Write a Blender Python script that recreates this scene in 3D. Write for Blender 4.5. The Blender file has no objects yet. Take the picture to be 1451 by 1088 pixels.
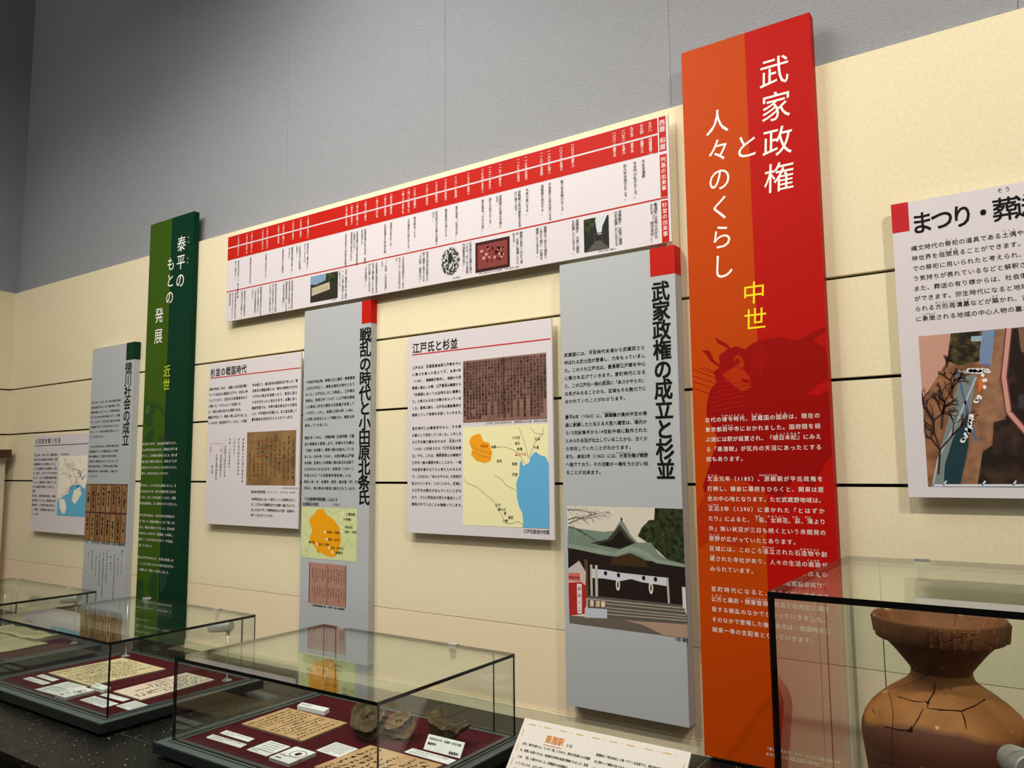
import bpy, math, random
from mathutils import Vector, Matrix
from mathutils.geometry import tessellate_polygon
C = bpy.context.scene.collection
SC = bpy.context.scene

# ------------------------------------------------------------------ camera, world, light, exposure
FOC, YAW, PIT, ROL = 1110.29, -0.602916, 0.104767, -0.009348      # focal length in pixels of a 1451-wide frame
CAM = Vector((0.0, -2.4, 1.6))
_f = Vector((math.sin(YAW) * math.cos(PIT), math.cos(YAW) * math.cos(PIT), math.sin(PIT)))
_r = Vector((math.cos(YAW), -math.sin(YAW), 0))
_u = _r.cross(_f)
R_ = math.cos(ROL) * _r + math.sin(ROL) * _u
U_ = -math.sin(ROL) * _r + math.cos(ROL) * _u
cam = bpy.data.cameras.new('camera'); cob = bpy.data.objects.new('camera', cam); C.objects.link(cob)
cam.sensor_width = 36; cam.lens = FOC / 1451 * 36; cam.clip_start = 0.05
cob.matrix_world = Matrix.Translation(CAM) @ Matrix((R_, U_, -_f)).transposed().to_4x4()
SC.camera = cob

def area(name, loc, target, size, power, col):
    l = bpy.data.lights.new(name, 'AREA'); l.shape = 'DISK'; l.size = size; l.energy = power; l.color = col
    o = bpy.data.objects.new(name, l); C.objects.link(o); o.location = loc
    o.rotation_euler = (Vector(target) - Vector(loc)).to_track_quat('-Z', 'Y').to_euler(); return o
def spot(name, loc, target, power, col, angle=62, blend=0.6, rad=0.035):
    l = bpy.data.lights.new(name, 'SPOT'); l.energy = power; l.color = col
    l.spot_size = math.radians(angle); l.spot_blend = blend; l.shadow_soft_size = rad
    o = bpy.data.objects.new(name, l); C.objects.link(o); o.location = loc
    o.rotation_euler = (Vector(target) - Vector(loc)).to_track_quat('-Z', 'Y').to_euler(); return o
WARM = (1.0, 0.93, 0.82)
for i, (x, tx, tz, p) in enumerate([(-5.0, -4.9, 1.7, 80), (-3.3, -3.6, 1.7, 150), (-1.8, -2.2, 1.75, 170),
                                    (-0.1, -0.6, 1.85, 192), (1.3, 0.35, 1.9, 275)]):
    spot('ceiling_spotlight', (x, -2.05, 3.95), (tx, 0.0, tz), p, WARM, angle=96, blend=1.0)
area('added_fill_light', (-2.6, -3.6, 4.2), (-2.6, -3.3, 0), 2.4, 55, (1.0, 0.96, 0.9))  # added soft ambient fill, an unseen source
area('added_fill_light', (-4.3, -3.6, 4.9), (-5.3, -0.6, 3.2), 1.6, 42, (0.97, 0.98, 1.0))  # added fill to brighten the left wall
area('added_counter_fill', (-2.2, -1.45, 4.3), (-2.2, -1.35, 0), 1.6, 100, (1.0, 0.96, 0.9))  # added fill to brighten the papers in the cases
area('added_fill_light', (2.4, -3.2, 4.2), (2.2, -2.9, 0), 2.0, 60, (1.0, 0.96, 0.9))  # added ambient fill for the right end of the room
w = bpy.data.worlds.new('world'); SC.world = w; w.use_nodes = True
w.node_tree.nodes['Background'].inputs[0].default_value = (0.75, 0.8, 0.85, 1)
w.node_tree.nodes['Background'].inputs[1].default_value = 0.02
vs = SC.view_settings; vs.view_transform = 'Standard'; vs.look = 'None'; vs.gamma = 1; vs.use_curve_mapping = False
vs.exposure = -0.68
SC.cycles.transparent_max_bounces = 32
SC.cycles.max_bounces = 10

# ------------------------------------------------------------------ geometry helpers
def ray(px, py):
    return _f * FOC + (px - 725.5) * R_ - (py - 544.0) * U_
def PX(px, py, y=0.0):                     # point of the vertical plane at depth y that stands at this place of the photo
    d = ray(px, py); t = (y - CAM.y) / d.y; return CAM + d * t
def PZ(px, py, z):                         # the same for a horizontal plane
    d = ray(px, py); t = (z - CAM.z) / d.z; return CAM + d * t
def zoom(ox, oy, s): return lambda x, y: (ox + x / s, oy + y / s)

MATS = {}
def lin(c):
    out = []
    for v in c[:3]:
        v /= 255.0; out.append(v / 12.92 if v <= 0.04045 else ((v + 0.055) / 1.055) ** 2.4)
    return (*out, 1)
def mat(name, col, rough=0.6, spec=0.3, metal=0, bump=None, noise=None, emis=None):
    if name in MATS: return MATS[name]
    m = bpy.data.materials.new(name); m.use_nodes = True; nt = m.node_tree; b = nt.nodes['Principled BSDF']
    b.inputs['Base Color'].default_value = lin(col); b.inputs['Roughness'].default_value = rough
    b.inputs['Specular IOR Level'].default_value = spec; b.inputs['Metallic'].default_value = metal
    tc = nt.nodes.new('ShaderNodeTexCoord')
    if noise:                              # (scale, second colour, lo, hi, stretch)
        sc, c2, lo, hi, st = noise
        mp = nt.nodes.new('ShaderNodeMapping'); mp.inputs['Scale'].default_value = st
        n = nt.nodes.new('ShaderNodeTexNoise'); n.inputs['Scale'].default_value = sc; n.inputs['Detail'].default_value = 6
        r = nt.nodes.new('ShaderNodeValToRGB'); r.color_ramp.elements[0].position = lo; r.color_ramp.elements[1].position = hi
        r.color_ramp.elements[0].color = lin(col); r.color_ramp.elements[1].color = lin(c2)
        nt.links.new(tc.outputs['Object'], mp.inputs[0]); nt.links.new(mp.outputs[0], n.inputs[0])
        nt.links.new(n.outputs[0], r.inputs[0]); nt.links.new(r.outputs[0], b.inputs['Base Color'])
    if bump:                               # (scale, strength, stretch)
        sc, stg, st = bump
        mp = nt.nodes.new('ShaderNodeMapping'); mp.inputs['Scale'].default_value = st
        n = nt.nodes.new('ShaderNodeTexNoise'); n.inputs['Scale'].default_value = sc; n.inputs['Detail'].default_value = 3
        bp = nt.nodes.new('ShaderNodeBump'); bp.inputs['Strength'].default_value = stg; bp.inputs['Distance'].default_value = 0.002
        nt.links.new(tc.outputs['Object'], mp.inputs[0]); nt.links.new(mp.outputs[0], n.inputs[0])
        nt.links.new(n.outputs[0], bp.inputs['Height']); nt.links.new(bp.outputs[0], b.inputs['Normal'])
    MATS[name] = m; return m
def col(r, g, b):                          # flat printing ink or paper of one colour
    return mat('print_%d_%d_%d' % (r, g, b), (r, g, b), 0.55, 0.15)

def glass_mat():
    m = bpy.data.materials.new('clear_glass'); m.use_nodes = True; nt = m.node_tree; nt.nodes.clear()
    o = nt.nodes.new('ShaderNodeOutputMaterial'); mx = nt.nodes.new('ShaderNodeMixShader')
    t = nt.nodes.new('ShaderNodeBsdfTransparent'); t.inputs[0].default_value = (0.952, 0.975, 0.96, 1)
    g = nt.nodes.new('ShaderNodeBsdfGlossy'); g.inputs['Roughness'].default_value = 0.0; g.inputs[0].default_value = (0.97, 1, 0.98, 1)
    lw = nt.nodes.new('ShaderNodeLayerWeight'); lw.inputs[0].default_value = 0.5
    p = nt.nodes.new('ShaderNodeMath'); p.operation = 'POWER'; p.inputs[1].default_value = 4.6
    ma = nt.nodes.new('ShaderNodeMath'); ma.operation = 'MULTIPLY_ADD'; ma.inputs[1].default_value = 0.96; ma.inputs[2].default_value = 0.04
    nt.links.new(lw.outputs['Facing'], p.inputs[0]); nt.links.new(p.outputs[0], ma.inputs[0])
    nt.links.new(ma.outputs[0], mx.inputs[0]); nt.links.new(t.outputs[0], mx.inputs[1]); nt.links.new(g.outputs[0], mx.inputs[2])
    nt.links.new(mx.outputs[0], o.inputs[0]); return m
GLASS = glass_mat()

def props(o, label=None, cat=None, group=None, kind=None):
    if label: o['label'] = label
    if cat: o['category'] = cat
    if group: o['group'] = group
    if kind: o['kind'] = kind
    return o
def empty(name, loc, label, cat, group=None):
    o = bpy.data.objects.new(name, None); C.objects.link(o); o.location = loc; o.empty_display_size = 0.05
    return props(o, label, cat, group)

class MB:
    def __init__(s): s.v = []; s.f = []; s.m = []; s.mats = []
    def mi(s, m):
        if m not in s.mats: s.mats.append(m)
        return s.mats.index(m)
    def add(s, vs_, fs, m):
        b = len(s.v); k = s.mi(m); s.v += [tuple(v) for v in vs_]
        for f in fs: s.f.append([b + i for i in f]); s.m.append(k)
    def box(s, x0, x1, y0, y1, z0, z1, m, sides=None):
        v = [(x, y, z) for z in (z0, z1) for y in (y0, y1) for x in (x0, x1)]
        s.add(v, [(0, 2, 3, 1)], m); s.add(v, [(4, 5, 7, 6)], m)
        s.add(v, [(0, 1, 5, 4)], m); s.add(v, [(2, 6, 7, 3)], m)
        s.add(v, [(0, 4, 6, 2), (1, 3, 7, 5)], sides or m)
    def poly(s, pts, m):
        pts = [Vector(p) for p in pts]
        s.add(pts, tessellate_polygon([pts]), m)
    def slab(s, top, h, m, side=None):     # a flat piece with the given outline on top and thickness h below it
        n = len(top); bot = [Vector(p) - Vector((0, 0, h)) for p in top]
        s.poly(top, m); v = [Vector(p) for p in top] + bot
        s.add(v, [(i, (i + 1) % n, n + (i + 1) % n, n + i) for i in range(n)], side or m)
        s.add(bot, [tuple(range(n))[::-1]], side or m)
    def rings(s, rings, m, cap=True):
        b = len(s.v); k = s.mi(m); n = len(rings[0])
        for r in rings: s.v += [tuple(p) for p in r]
        for j in range(len(rings) - 1):
            for i in range(n):
                s.f.append([b + j * n + i, b + j * n + (i + 1) % n, b + (j + 1) * n + (i + 1) % n, b + (j + 1) * n + i]); s.m.append(k)
        if cap:
            s.f.append([b + i for i in range(n)][::-1]); s.m.append(k)
            e = b + (len(rings) - 1) * n; s.f.append([e + i for i in range(n)]); s.m.append(k)
    def tube(s, pts, rad, m, n=16):        # round bar through pts, a radius at each
        pts = [Vector(p) for p in pts]; rr = rad if isinstance(rad, (list, tuple)) else [rad] * len(pts); R = []
        for i, p in enumerate(pts):
            t = (pts[min(i + 1, len(pts) - 1)] - pts[max(i - 1, 0)]).normalized()
            a = t.cross(Vector((0, 0, 1)) if abs(t.z) < 0.9 else Vector((1, 0, 0))).normalized(); b = t.cross(a)
            R.append([p + rr[i] * (math.cos(2 * math.pi * k / n) * a + math.sin(2 * math.pi * k / n) * b) for k in range(n)])
        s.rings(R, m)
    def build(s, name, parent=None, bevel=0, smooth=False, **kw):
        me = bpy.data.meshes.new(name); me.from_pydata(s.v, [], s.f)
        for m in s.mats: me.materials.append(m)
        me.polygons.foreach_set('material_index', s.m)
        if smooth: me.polygons.foreach_set('use_smooth', [True] * len(me.polygons))
        if any(w in name for w in ('lettering', 'writing', 'dashed_border', 'silhouette')): kw.setdefault('kind', 'stuff')
        me.update(); o = bpy.data.objects.new(name, me); C.objects.link(o)
        if parent is not None:
            o.parent = parent; o.matrix_parent_inverse = Matrix.Translation(-WL(parent))
        if bevel:
            b = o.modifiers.new('bevel', 'BEVEL'); b.width = bevel; b.segments = 2; b.limit_method = 'ANGLE'
        return props(o, **kw)
def WL(o):                                 # world place of an unrotated thing or part
    p = Vector(o.location)
    return p if o.parent is None else p      # parts are built in world coordinates with zero location
SHAPES = {}

# ------------------------------------------------------------------ lettering
GL = {}
def glyph(ch):
    if ch in GL: return GL[ch]
    c = bpy.data.curves.new('g', 'FONT'); c.size = 1; c.resolution_u = 3; c.body = ch
    o = bpy.data.objects.new('g', c); me = bpy.data.meshes.new_from_object(o)
    vv = [(v.co.x, v.co.y) for v in me.vertices]; ff = [tuple(p.vertices) for p in me.polygons]
    narrow = ord(ch) < 128
    if narrow and vv:
        mx = (min(v[0] for v in vv) + max(v[0] for v in vv)) / 2; vv = [(v[0] - mx, v[1] - 0.36) for v in vv]
    else: vv = [(v[0] - 0.5, v[1] - 0.38) for v in vv]
    bpy.data.objects.remove(o); bpy.data.curves.remove(c); bpy.data.meshes.remove(me)
    GL[ch] = (vv, ff); return GL[ch]
XU, ZU, YU = Vector((1, 0, 0)), Vector((0, 0, 1)), Vector((0, 1, 0))
def put(mb, ch, c, sx, sy, m, u=XU, v=ZU, shear=0.0, fat=0.0):
    vv, ff = glyph(ch)
    if not vv: return
    mb.add([c + u * ((a + shear * b) * sx) + v * (b * sy) for a, b in vv], ff, m)
    if fat:                                # a second and third copy a hair aside makes the letter bold
        for k, (dx, dy) in enumerate(((fat, 0), (0, fat), (fat, fat))):
            off = u.cross(v) * (0.00003 * (k + 1))
            mb.add([c + off + u * ((a + dx + shear * b) * sx) + v * ((b + dy) * sy) for a, b in vv], ff, m)
def cells(line): return sum(0.56 if ord(c) < 128 else 1.0 for c in line)
def hline(mb, line, c0, width, size, m, n=None, u=XU, v=ZU, just=True, fat=0, sy=None):
    tot = cells(line); n = n or tot
    pitch = width / n
    if just and abs(tot - n) <= 2.6 and line[-1] not in '。': pitch = width / tot
    x = 0.0
    for ch in line:
        wd = 0.56 if ord(ch) < 128 else 1.0
        g = min(size, pitch * 1.02)
        put(mb, ch, c0 + u * ((x + wd / 2) * pitch), g, sy or size, m, u, v, fat=fat); x += wd
def para(mb, lines, pTL, pTR, pBL, y, m, n, scale=0.92, ruby=None, fat=0):
    if m is M_INK: fat = 0.035
    a, b, c = PX(*pTL, y), PX(*pTR, y), PX(*pBL, y)
    wdt = b.x - a.x; pitch = (a.z - c.z) / max(1, len(lines) - 1); size = wdt / n * scale
    x0 = (a.x + c.x) / 2; z0 = (a.z + b.z) / 2; z1 = c.z
    pitch = (z0 - z1) / max(1, len(lines) - 1)
    for i, ln in enumerate(lines):
        if ln: hline(mb, ln, Vector((x0, y, z0 - i * pitch)), wdt, size, m, n, fat=fat)
    for (row, at, span, txt) in ruby or []:
        p = wdt / n; q = span * p / len(txt); s = min(q, size * 0.42)
        for k, ch in enumerate(txt):
            put(mb, ch, Vector((x0 + at * p + (k + 0.5) * q, y, z0 - row * pitch + size * 0.68)), s, s, m)
def vline(mb, line, pT, pB, y, m, size, fat=0, sx=1.0, shear=0):       # a column of characters, centres of the first and last given
    a, b = PX(*pT, y), PX(*pB, y); n = len(line)
    x = (a.x + b.x) / 2
    for i, ch in enumerate(line):
        t = i / max(1, n - 1)
        put(mb, ch, Vector((x, y, a.z + (b.z - a.z) * t)), size * sx, size, m, fat=fat, shear=shear)
def vchars(parent, line, pT, pB, y, m, size=None, fat=0, sx=1.0, shear=0, k_=1.09):   # a title: one part per character
    a, b = PX(*pT, y), PX(*pB, y); n = len(line); x = (a.x + b.x) / 2
    size = size or abs(a.z - b.z) / max(1, n - 1) * k_
    for i, ch in enumerate(line):
        t = i / max(1, n - 1); mb = MB(); put(mb, ch, Vector((x, y, a.z + (b.z - a.z) * t)), size * sx, size, m, fat=fat, shear=shear); mb.build('title_character', parent)
def vtext(mb, line, x, ztop, y, m, size, pitch=None):
    pitch = pitch or size * 1.06
    for i, ch in enumerate(line):
        put(mb, ch, Vector((x, y, ztop - (i + 0.5) * pitch)), size, size, m)
def seg(mb, a, b, wd, m, nrm=YU):
    a, b = Vector(a), Vector(b); d = (b - a)
    if d.length < 1e-6: return
    s = d.normalized().cross(nrm) * wd / 2
    mb.add([a - s, b - s, b + s, a + s], [(0, 1, 2, 3)], m)
def pline(mb, pts, wd, m, nrm=YU):
    for a, b in zip(pts, pts[1:]): seg(mb, a, b, wd, m, nrm)
def disc(mb, c, rx, rz, m, n=20, u=XU, v=ZU):
    mb.poly([c + u * (rx * math.cos(2 * math.pi * k / n)) + v * (rz * math.sin(2 * math.pi * k / n)) for k in range(n)], m)

# ------------------------------------------------------------------ materials
M_CREAM = mat('cream_wallcovering', (231, 220, 186), 0.75, 0.2, bump=(260, 0.12, (1, 1, 1)), noise=(90, (225, 213, 178), 0.35, 0.65, (1, 1, 1)))
M_LOWP = mat('pinkish_cream_wallcovering', (240, 222, 190), 0.75, 0.2, bump=(260, 0.12, (1, 1, 1)), noise=(90, (235, 215, 182), 0.35, 0.65, (1, 1, 1)))
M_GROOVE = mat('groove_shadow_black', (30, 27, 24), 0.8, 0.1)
M_GREYW = mat('grey_woven_wallcovering', (152, 154, 158), 0.85, 0.15, bump=(70, 1.0, (1, 1, 5)), noise=(70, (140, 142, 146), 0.35, 0.65, (1, 1, 6)))
M_BOARD = mat('light_grey_board', (176, 180, 182), 0.55, 0.25)
M_WHITE = mat('white_foam_board', (214, 207, 210), 0.5, 0.25)
M_ORANGE = mat('orange_banner', (186, 66, 2), 0.5, 0.1)
M_RED = mat('red_banner', (178, 16, 7), 0.5, 0.1)
M_REDT = mat('red_tab', (186, 26, 12), 0.5, 0.12)
M_LEAF = mat('leaf_green_banner', (56, 86, 14), 0.5, 0.1)
M_DGREEN = mat('dark_green_banner', (3, 50, 32), 0.5, 0.1)
M_INK = mat('black_ink', (22, 20, 22), 0.6, 0.1)
M_WTXT = mat('white_ink', (244, 240, 232), 0.6, 0.1)
M_YTXT = mat('yellow_ink', (246, 224, 30), 0.6, 0.1)
M_YGTXT = mat('yellow_green_ink', (196, 214, 60), 0.6, 0.1)
M_CASE = mat('dark_grey_case_base', (27, 32, 32), 0.45, 0.4)
M_RIM = mat('grey_case_rim', (72, 78, 76), 0.4, 0.45)
M_CLOTH = mat('maroon_deck_cloth', (84, 20, 30), 0.9, 0.1, bump=(600, 0.3, (1, 1, 1)), noise=(30, (72, 17, 26), 0.3, 0.7, (1, 1, 1)))
M_SEAL = mat('dark_glass_edge', (8, 12, 11), 0.25, 0.5)
M_CHROME = mat('chrome', (225, 225, 225), 0.2, 0.5, 0.75)
M_LAMP = mat('satin_lamp_metal', (176, 176, 172), 0.4, 0.5, 0.35)
M_CARD = mat('white_card', (250, 250, 248), 0.6, 0.2)
M_BLACKM = mat('black_metal', (20, 20, 22), 0.5, 0.4)

# ------------------------------------------------------------------ setting: walls
XL = -5.74; XR = 3.4; YF = -6.0; HC = 5.6; ZC = 0.712
wb = props(bpy.data.objects.new('wall_back', None), kind='structure'); C.objects.link(wb)
mb = MB(); mb.box(XL - 0.03, XR, 0.075, 0.15, 0, HC, M_GREYW); mb.build('backing_wall', wb)
mb = MB(); mb.box(XL, XR, 0.03, 0.045, ZC, 2.80, M_GROOVE); mb.build('groove_backing', wb)
ROWS = [(0.753, 1.0315), (1.0335, 1.5325), (1.5425, 1.837), (1.847, 2.137), (2.147, 2.801)]
for z0, z1 in ROWS:
    mb = MB(); mb.box(XL, XR, 0.0, 0.03, z0, z1, M_LOWP if z1 < 1.04 else M_CREAM); mb.build('wall_panel', wb, bevel=0.0012)
for k in range(10):                        # one-metre drops of the grey wallcovering above
    x0, x1 = max(XL - 0.03, XL - 0.03 if k == 0 else -6.0 + k + 0.0006), min(XR, -5.0 + k - 0.0006)
    if x1 > x0:
        mb = MB(); mb.box(x0, x1, 0.031, 0.075, 2.70, HC, M_GREYW); mb.build('wallcovering_strip', wb)
mb = MB(); mb.box(XL - 0.03, XR, 0.026, 0.0312, 2.801, 2.806, M_GROOVE); mb.build('painted_shadow_line', wb)  # dark strip painted as the shadow line above the cream panels
sk = MB(); sk.box(XL, XR, -0.008, 0.03, ZC, 0.751, M_CREAM); sk.build('baseboard_back', bevel=0.001, kind='structure')

wl = props(bpy.data.objects.new('wall_left', None), kind='structure'); C.objects.link(wl)
mb = MB(); mb.box(XL - 0.15, XL - 0.03, YF, 0.15, 0, HC, M_GREYW); mb.build('backing_wall', wl)
mb = MB(); mb.box(XL - 0.03, XL - 0.02, YF, 0.0, ZC, 2.80, M_GROOVE); mb.build('groove_backing', wl)
for z0, z1 in ROWS:
    mb = MB(); mb.box(XL - 0.03, XL, YF, 0.0, z0, z1, M_LOWP if z1 < 1.04 else M_CREAM); mb.build('wall_panel', wl, bevel=0.0012)
M_PLAST = mat('dark_plaster', (95, 92, 88), 0.9, 0.1, bump=(40, 0.3, (1, 1, 1)))
mb = MB(); mb.box(XR, XR + 0.12, YF, 0.15, 0, HC, M_PLAST); mb.build('wall_right', kind='structure')
mb = MB(); mb.box(XL - 0.15, XR + 0.12, YF - 0.12, YF, 0, HC, M_PLAST); mb.build('wall_front', kind='structure')
mb = MB(); mb.box(XL - 0.15, XR + 0.12, YF - 0.12, 0.15, HC, HC + 0.1, M_PLAST); mb.build('ceiling', kind='structure')
M_FLOOR = mat('brown_carpet', (70, 62, 55), 0.95, 0.05, bump=(300, 0.4, (1, 1, 1)), noise=(50, (60, 52, 46), 0.3, 0.7, (1, 1, 1)))
mb = MB(); mb.box(XL - 0.15, XR + 0.12, YF - 0.12, 0.15, -0.1, 0, M_FLOOR); mb.build('floor', kind='structure')

# ------------------------------------------------------------------ granite counter: body and one object per tile
def granite():
    m = mat('black_granite', (26, 26, 25), 0.32, 0.35)
    nt = m.node_tree; b = nt.nodes['Principled BSDF']; tc = nt.nodes.new('ShaderNodeTexCoord')
    v = nt.nodes.new('ShaderNodeTexVoronoi'); v.inputs['Scale'].default_value = 75
    n = nt.nodes.new('ShaderNodeTexNoise'); n.inputs['Scale'].default_value = 110; n.inputs['Detail'].default_value = 8
    r = nt.nodes.new('ShaderNodeValToRGB'); r.color_ramp.elements[0].position = 0.42; r.color_ramp.elements[0].color = lin((7, 7, 7))
    r.color_ramp.elements[1].position = 0.72; r.color_ramp.elements[1].color = lin((42, 41, 38))
    r2 = nt.nodes.new('ShaderNodeValToRGB'); r2.color_ramp.elements[0].position = 0.10; r2.color_ramp.elements[0].color = (1, 1, 1, 1)
    r2.color_ramp.elements[1].position = 0.17; r2.color_ramp.elements[1].color = (0, 0, 0, 1)
    w2 = nt.nodes.new('ShaderNodeTexNoise'); w2.inputs['Scale'].default_value = 30
    mu = nt.nodes.new('ShaderNodeMath'); mu.operation = 'MULTIPLY'
    st = nt.nodes.new('ShaderNodeMath'); st.operation = 'GREATER_THAN'; st.inputs[1].default_value = 0.55
    mx = nt.nodes.new('ShaderNodeMixRGB'); mx.inputs[2].default_value = lin((225, 222, 212))
    for t in (v, n, w2): nt.links.new(tc.outputs['Object'], t.inputs['Vector'])
    nt.links.new(n.outputs[0], r.inputs[0]); nt.links.new(v.outputs['Distance'], r2.inputs[0]); nt.links.new(w2.outputs[0], st.inputs[0])
    nt.links.new(r2.outputs[0], mu.inputs[0]); nt.links.new(st.outputs[0], mu.inputs[1])
    nt.links.new(mu.outputs[0], mx.inputs[0]); nt.links.new(r.outputs[0], mx.inputs[1]); nt.links.new(mx.outputs[0], b.inputs['Base Color'])
    return m
M_GRAN = granite()
M_GROUT = mat('tile_joint', (150, 146, 134), 0.8, 0.2)
ctr = empty('granite_counter', (-1.2, -0.6, 0), 'long black speckled granite tiled counter along the wall carrying the glass cases', 'counter')
YC = -1.183
mb = MB(); mb.box(XL + .002, XR - .01, YC + 0.03, -0.008, 0.0, ZC - 0.022, mat('counter_front_stone', (30, 29, 28), 0.5, 0.3)); mb.build('counter_body', ctr)
mb = MB(); mb.box(XL + .002, XR - .01, YC + 0.012, -0.008, ZC - 0.022, ZC - 0.0016, M_GROUT); mb.build('mortar_bed', ctr)
YJ = [YC, -0.8795, -0.576, -0.2725, -0.0085]
tile_mesh = {}
ox = -2.757
for r in range(4):
    y0, y1 = YJ[r], YJ[r + 1]; shift = 0.0
    k = math.floor((XL - ox) / 0.3045)
    while True:
        x0 = ox + k * 0.3045; x1 = x0 + 0.3045; k += 1
        if x0 >= 0.9: break
        x0 = max(x0, XL + .003)
        key = (r, round(x1 - x0, 3))
        if key not in tile_mesh:
            t = MB(); hx = (x1 - x0) / 2 - 0.001; hy = (y1 - y0) / 2 - 0.001; e = 0.0012
            v = [(-hx, -hy, -0.02), (hx, -hy, -0.02), (hx, hy, -0.02), (-hx, hy, -0.02), (-hx, -hy, -e), (hx, -hy, -e), (hx, hy, -e), (-hx, hy, -e),
                 (-hx + e, -hy + e, 0), (hx - e, -hy + e, 0), (hx - e, hy - e, 0), (-hx + e, hy - e, 0)]
            f = [(3, 2, 1, 0), (8, 9, 10, 11)] + [(i, (i + 1) % 4, 4 + (i + 1) % 4, 4 + i) for i in range(4)] + [(4 + i, 4 + (i + 1) % 4, 8 + (i + 1) % 4, 8 + i) for i in range(4)]
            t.add(v, f, M_GRAN); o = t.build('counter_tile'); tile_mesh[key] = o.data
        else:
            o = bpy.data.objects.new('counter_tile', tile_mesh[key]); C.objects.link(o)
        o.parent = ctr; o.location = Vector(((x0 + x1) / 2, (y0 + y1) / 2, ZC)) - ctr.location
mb = MB(); mb.box(0.95, XR - .01, YC, -0.008, ZC - 0.022, ZC, M_GRAN); mb.build('counter_slab', ctr)

# ------------------------------------------------------------------ boards
T_ = 0.0006                                # print lies this far in front of its board
def board(name, x0, x1, z0, z1, yf, yb, label, cat, m, gap=None, m2=None, xs=None, group=None):
    yb = min(yb, -0.0006)
    r = empty(name, ((x0 + x1) / 2, yb, z0), label, cat, group)
    mb = MB()
    if m2:
        mb.box(x0, xs, yf, yb, z0, z1, m); mb.build('left_half_panel', r)
        mb = MB(); mb.box(xs, x1, yf, yb, z0, z1, m2); mb.build('right_half_panel', r)
    else:
        mb.box(x0, x1, yf, yb, z0, z1, m); mb.build('panel', r, bevel=0.001)
    if yb < -0.001:
        for zz in (z0 + 0.12 * (z1 - z0), z1 - 0.16 * (z1 - z0)):
            mb = MB(); mb.box(x0 + 0.07, x1 - 0.07, yb, -0.0006, zz, zz + 0.03, M_CARD); mb.build('wall_batten', r)
    return r
def tab(parent, x0, x1, z0, z1, yf, yb, m):
    mb = MB(); mb.box(x0, x1 + 0.0008, yf - 0.0008, yb, z0, z1 + 0.0008, m); mb.build('corner_tab', parent)

# --- red and orange banner
YR = -0.042
red = board('banner', -0.930, -0.520, 0.729, 2.956, YR, -0.004, 'tall orange and red banner with white brush title about warrior rule', 'banner', M_ORANGE, m2=M_RED, xs=-0.7185)
y = YR - T_
za = zoom(950, 0, 1.943); zb = zoom(960, 440, 4.183); zc = zoom(970, 560, 2.94)
M_FIG = mat('dark_red_figure', (148, 10, 6), 0.5, 0.1); M_FIG2 = mat('orange_figure', (176, 46, 6), 0.5, 0.1)
M_FIG3 = mat('bright_red_figure', (196, 32, 12), 0.5, 0.1)
mb = MB(); yy = YR - 0.0002
def P(z_, pts, y_): return [PX(*z_(a, b), y_) for a, b in pts]
def clipx(pts, lo, hi): return [Vector((min(max(p.x, lo), hi), p.y, p.z)) for p in pts]
fig = [(150, 1040), (200, 880), (240, 760), (170, 620), (175, 540), (195, 470), (230, 425), (215, 365), (248, 335), (195, 300), (172, 262), (140, 232), (190, 238), (215, 292),
       (250, 322), (245, 268), (300, 224), (240, 195), (220, 157), (262, 180), (300, 202), (312, 222), (345, 210), (400, 228), (450, 190),
       (520, 168), (620, 156), (700, 180), (760, 150), (900, 92), (900, 118), (800, 180), (870, 215), (960, 250), (960, 400), (830, 440), (755, 500),
       (770, 545), (870, 480), (960, 470), (960, 640), (900, 700), (960, 860), (880, 900), (800, 1060), (700, 980), (620, 1120), (480, 1060), (400, 1180), (300, 1090), (240, 1200), (170, 1120)]
mb.poly(clipx(P(zb, fig, yy), -0.930, -0.5202), M_FIG)
mb.poly(clipx(P(zc, [(90, 540), (150, 400), (230, 380), (330, 520), (340, 640), (300, 700), (130, 690)], yy), -0.93, -0.7), M_FIG2) if False else None
mb.poly(P(zb, [(265, 380), (310, 350), (345, 330), (395, 352), (430, 400), (435, 455), (385, 482), (335, 450)], yy - .0001), M_FIG2)
mb.poly(P(zb, [(330, 285), (350, 262), (380, 272), (398, 315), (385, 345), (345, 325)], yy - .0001), M_FIG2)
disc(mb, PX(*zb(354, 302), yy - .0002), 0.008, 0.009, M_FIG)
mb.poly(P(zb, [(375, 400), (420, 408), (428, 430), (390, 428)], yy - .0002), M_FIG)
for a, b in [((85, 345), (225, 400)), ((130, 340), (222, 375)), ((85, 385), (222, 430)), ((90, 420), (215, 460)), ((95, 460), (195, 495)), ((150, 335), (230, 365))]:
    seg(mb, PX(*zb(*a), yy), PX(*zb(*b), yy), 0.0022, M_FIG)
for k in range(7):
    a = PX(*zb(190 + k * 4, 600 - k * 28), yy - .0001); b = PX(*zb(400 + k * 8, 560 - k * 30), yy - .0001); seg(mb, a, b, 0.0012, M_FIG3)
for k in range(5):
    pts = [PX(*zb(430 + k * 14, 330 + 18 * k), yy - .0001), PX(*zb(450 + k * 14, 270 + 14 * k), yy - .0001), PX(*zb(500 + k * 10, 215 + 12 * k), yy - .0001)]
    pline(mb, pts, 0.0012, M_FIG3)
mb.poly(P(zc, [(52, 480), (120, 330), (260, 360), (345, 420), (342, 560), (250, 640), (110, 600), (60, 640)], yy - .00005), M_FIG2)
mb.poly(P(zc, [(60, 130), (90, 190), (70, 330), (52, 330)], yy - .00005), M_ORANGE)
mb.poly(P(zc, [(345, 0), (410, 0), (560, 0), (560, 25), (380, 60)], yy - .00005), M_FIG) 
mb.build('warrior_silhouette', red)
vchars(red, '武家政権', za(287, 195), za(297, 487), y, M_WTXT, 0.098, sx=0.96, shear=0.06)
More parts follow.
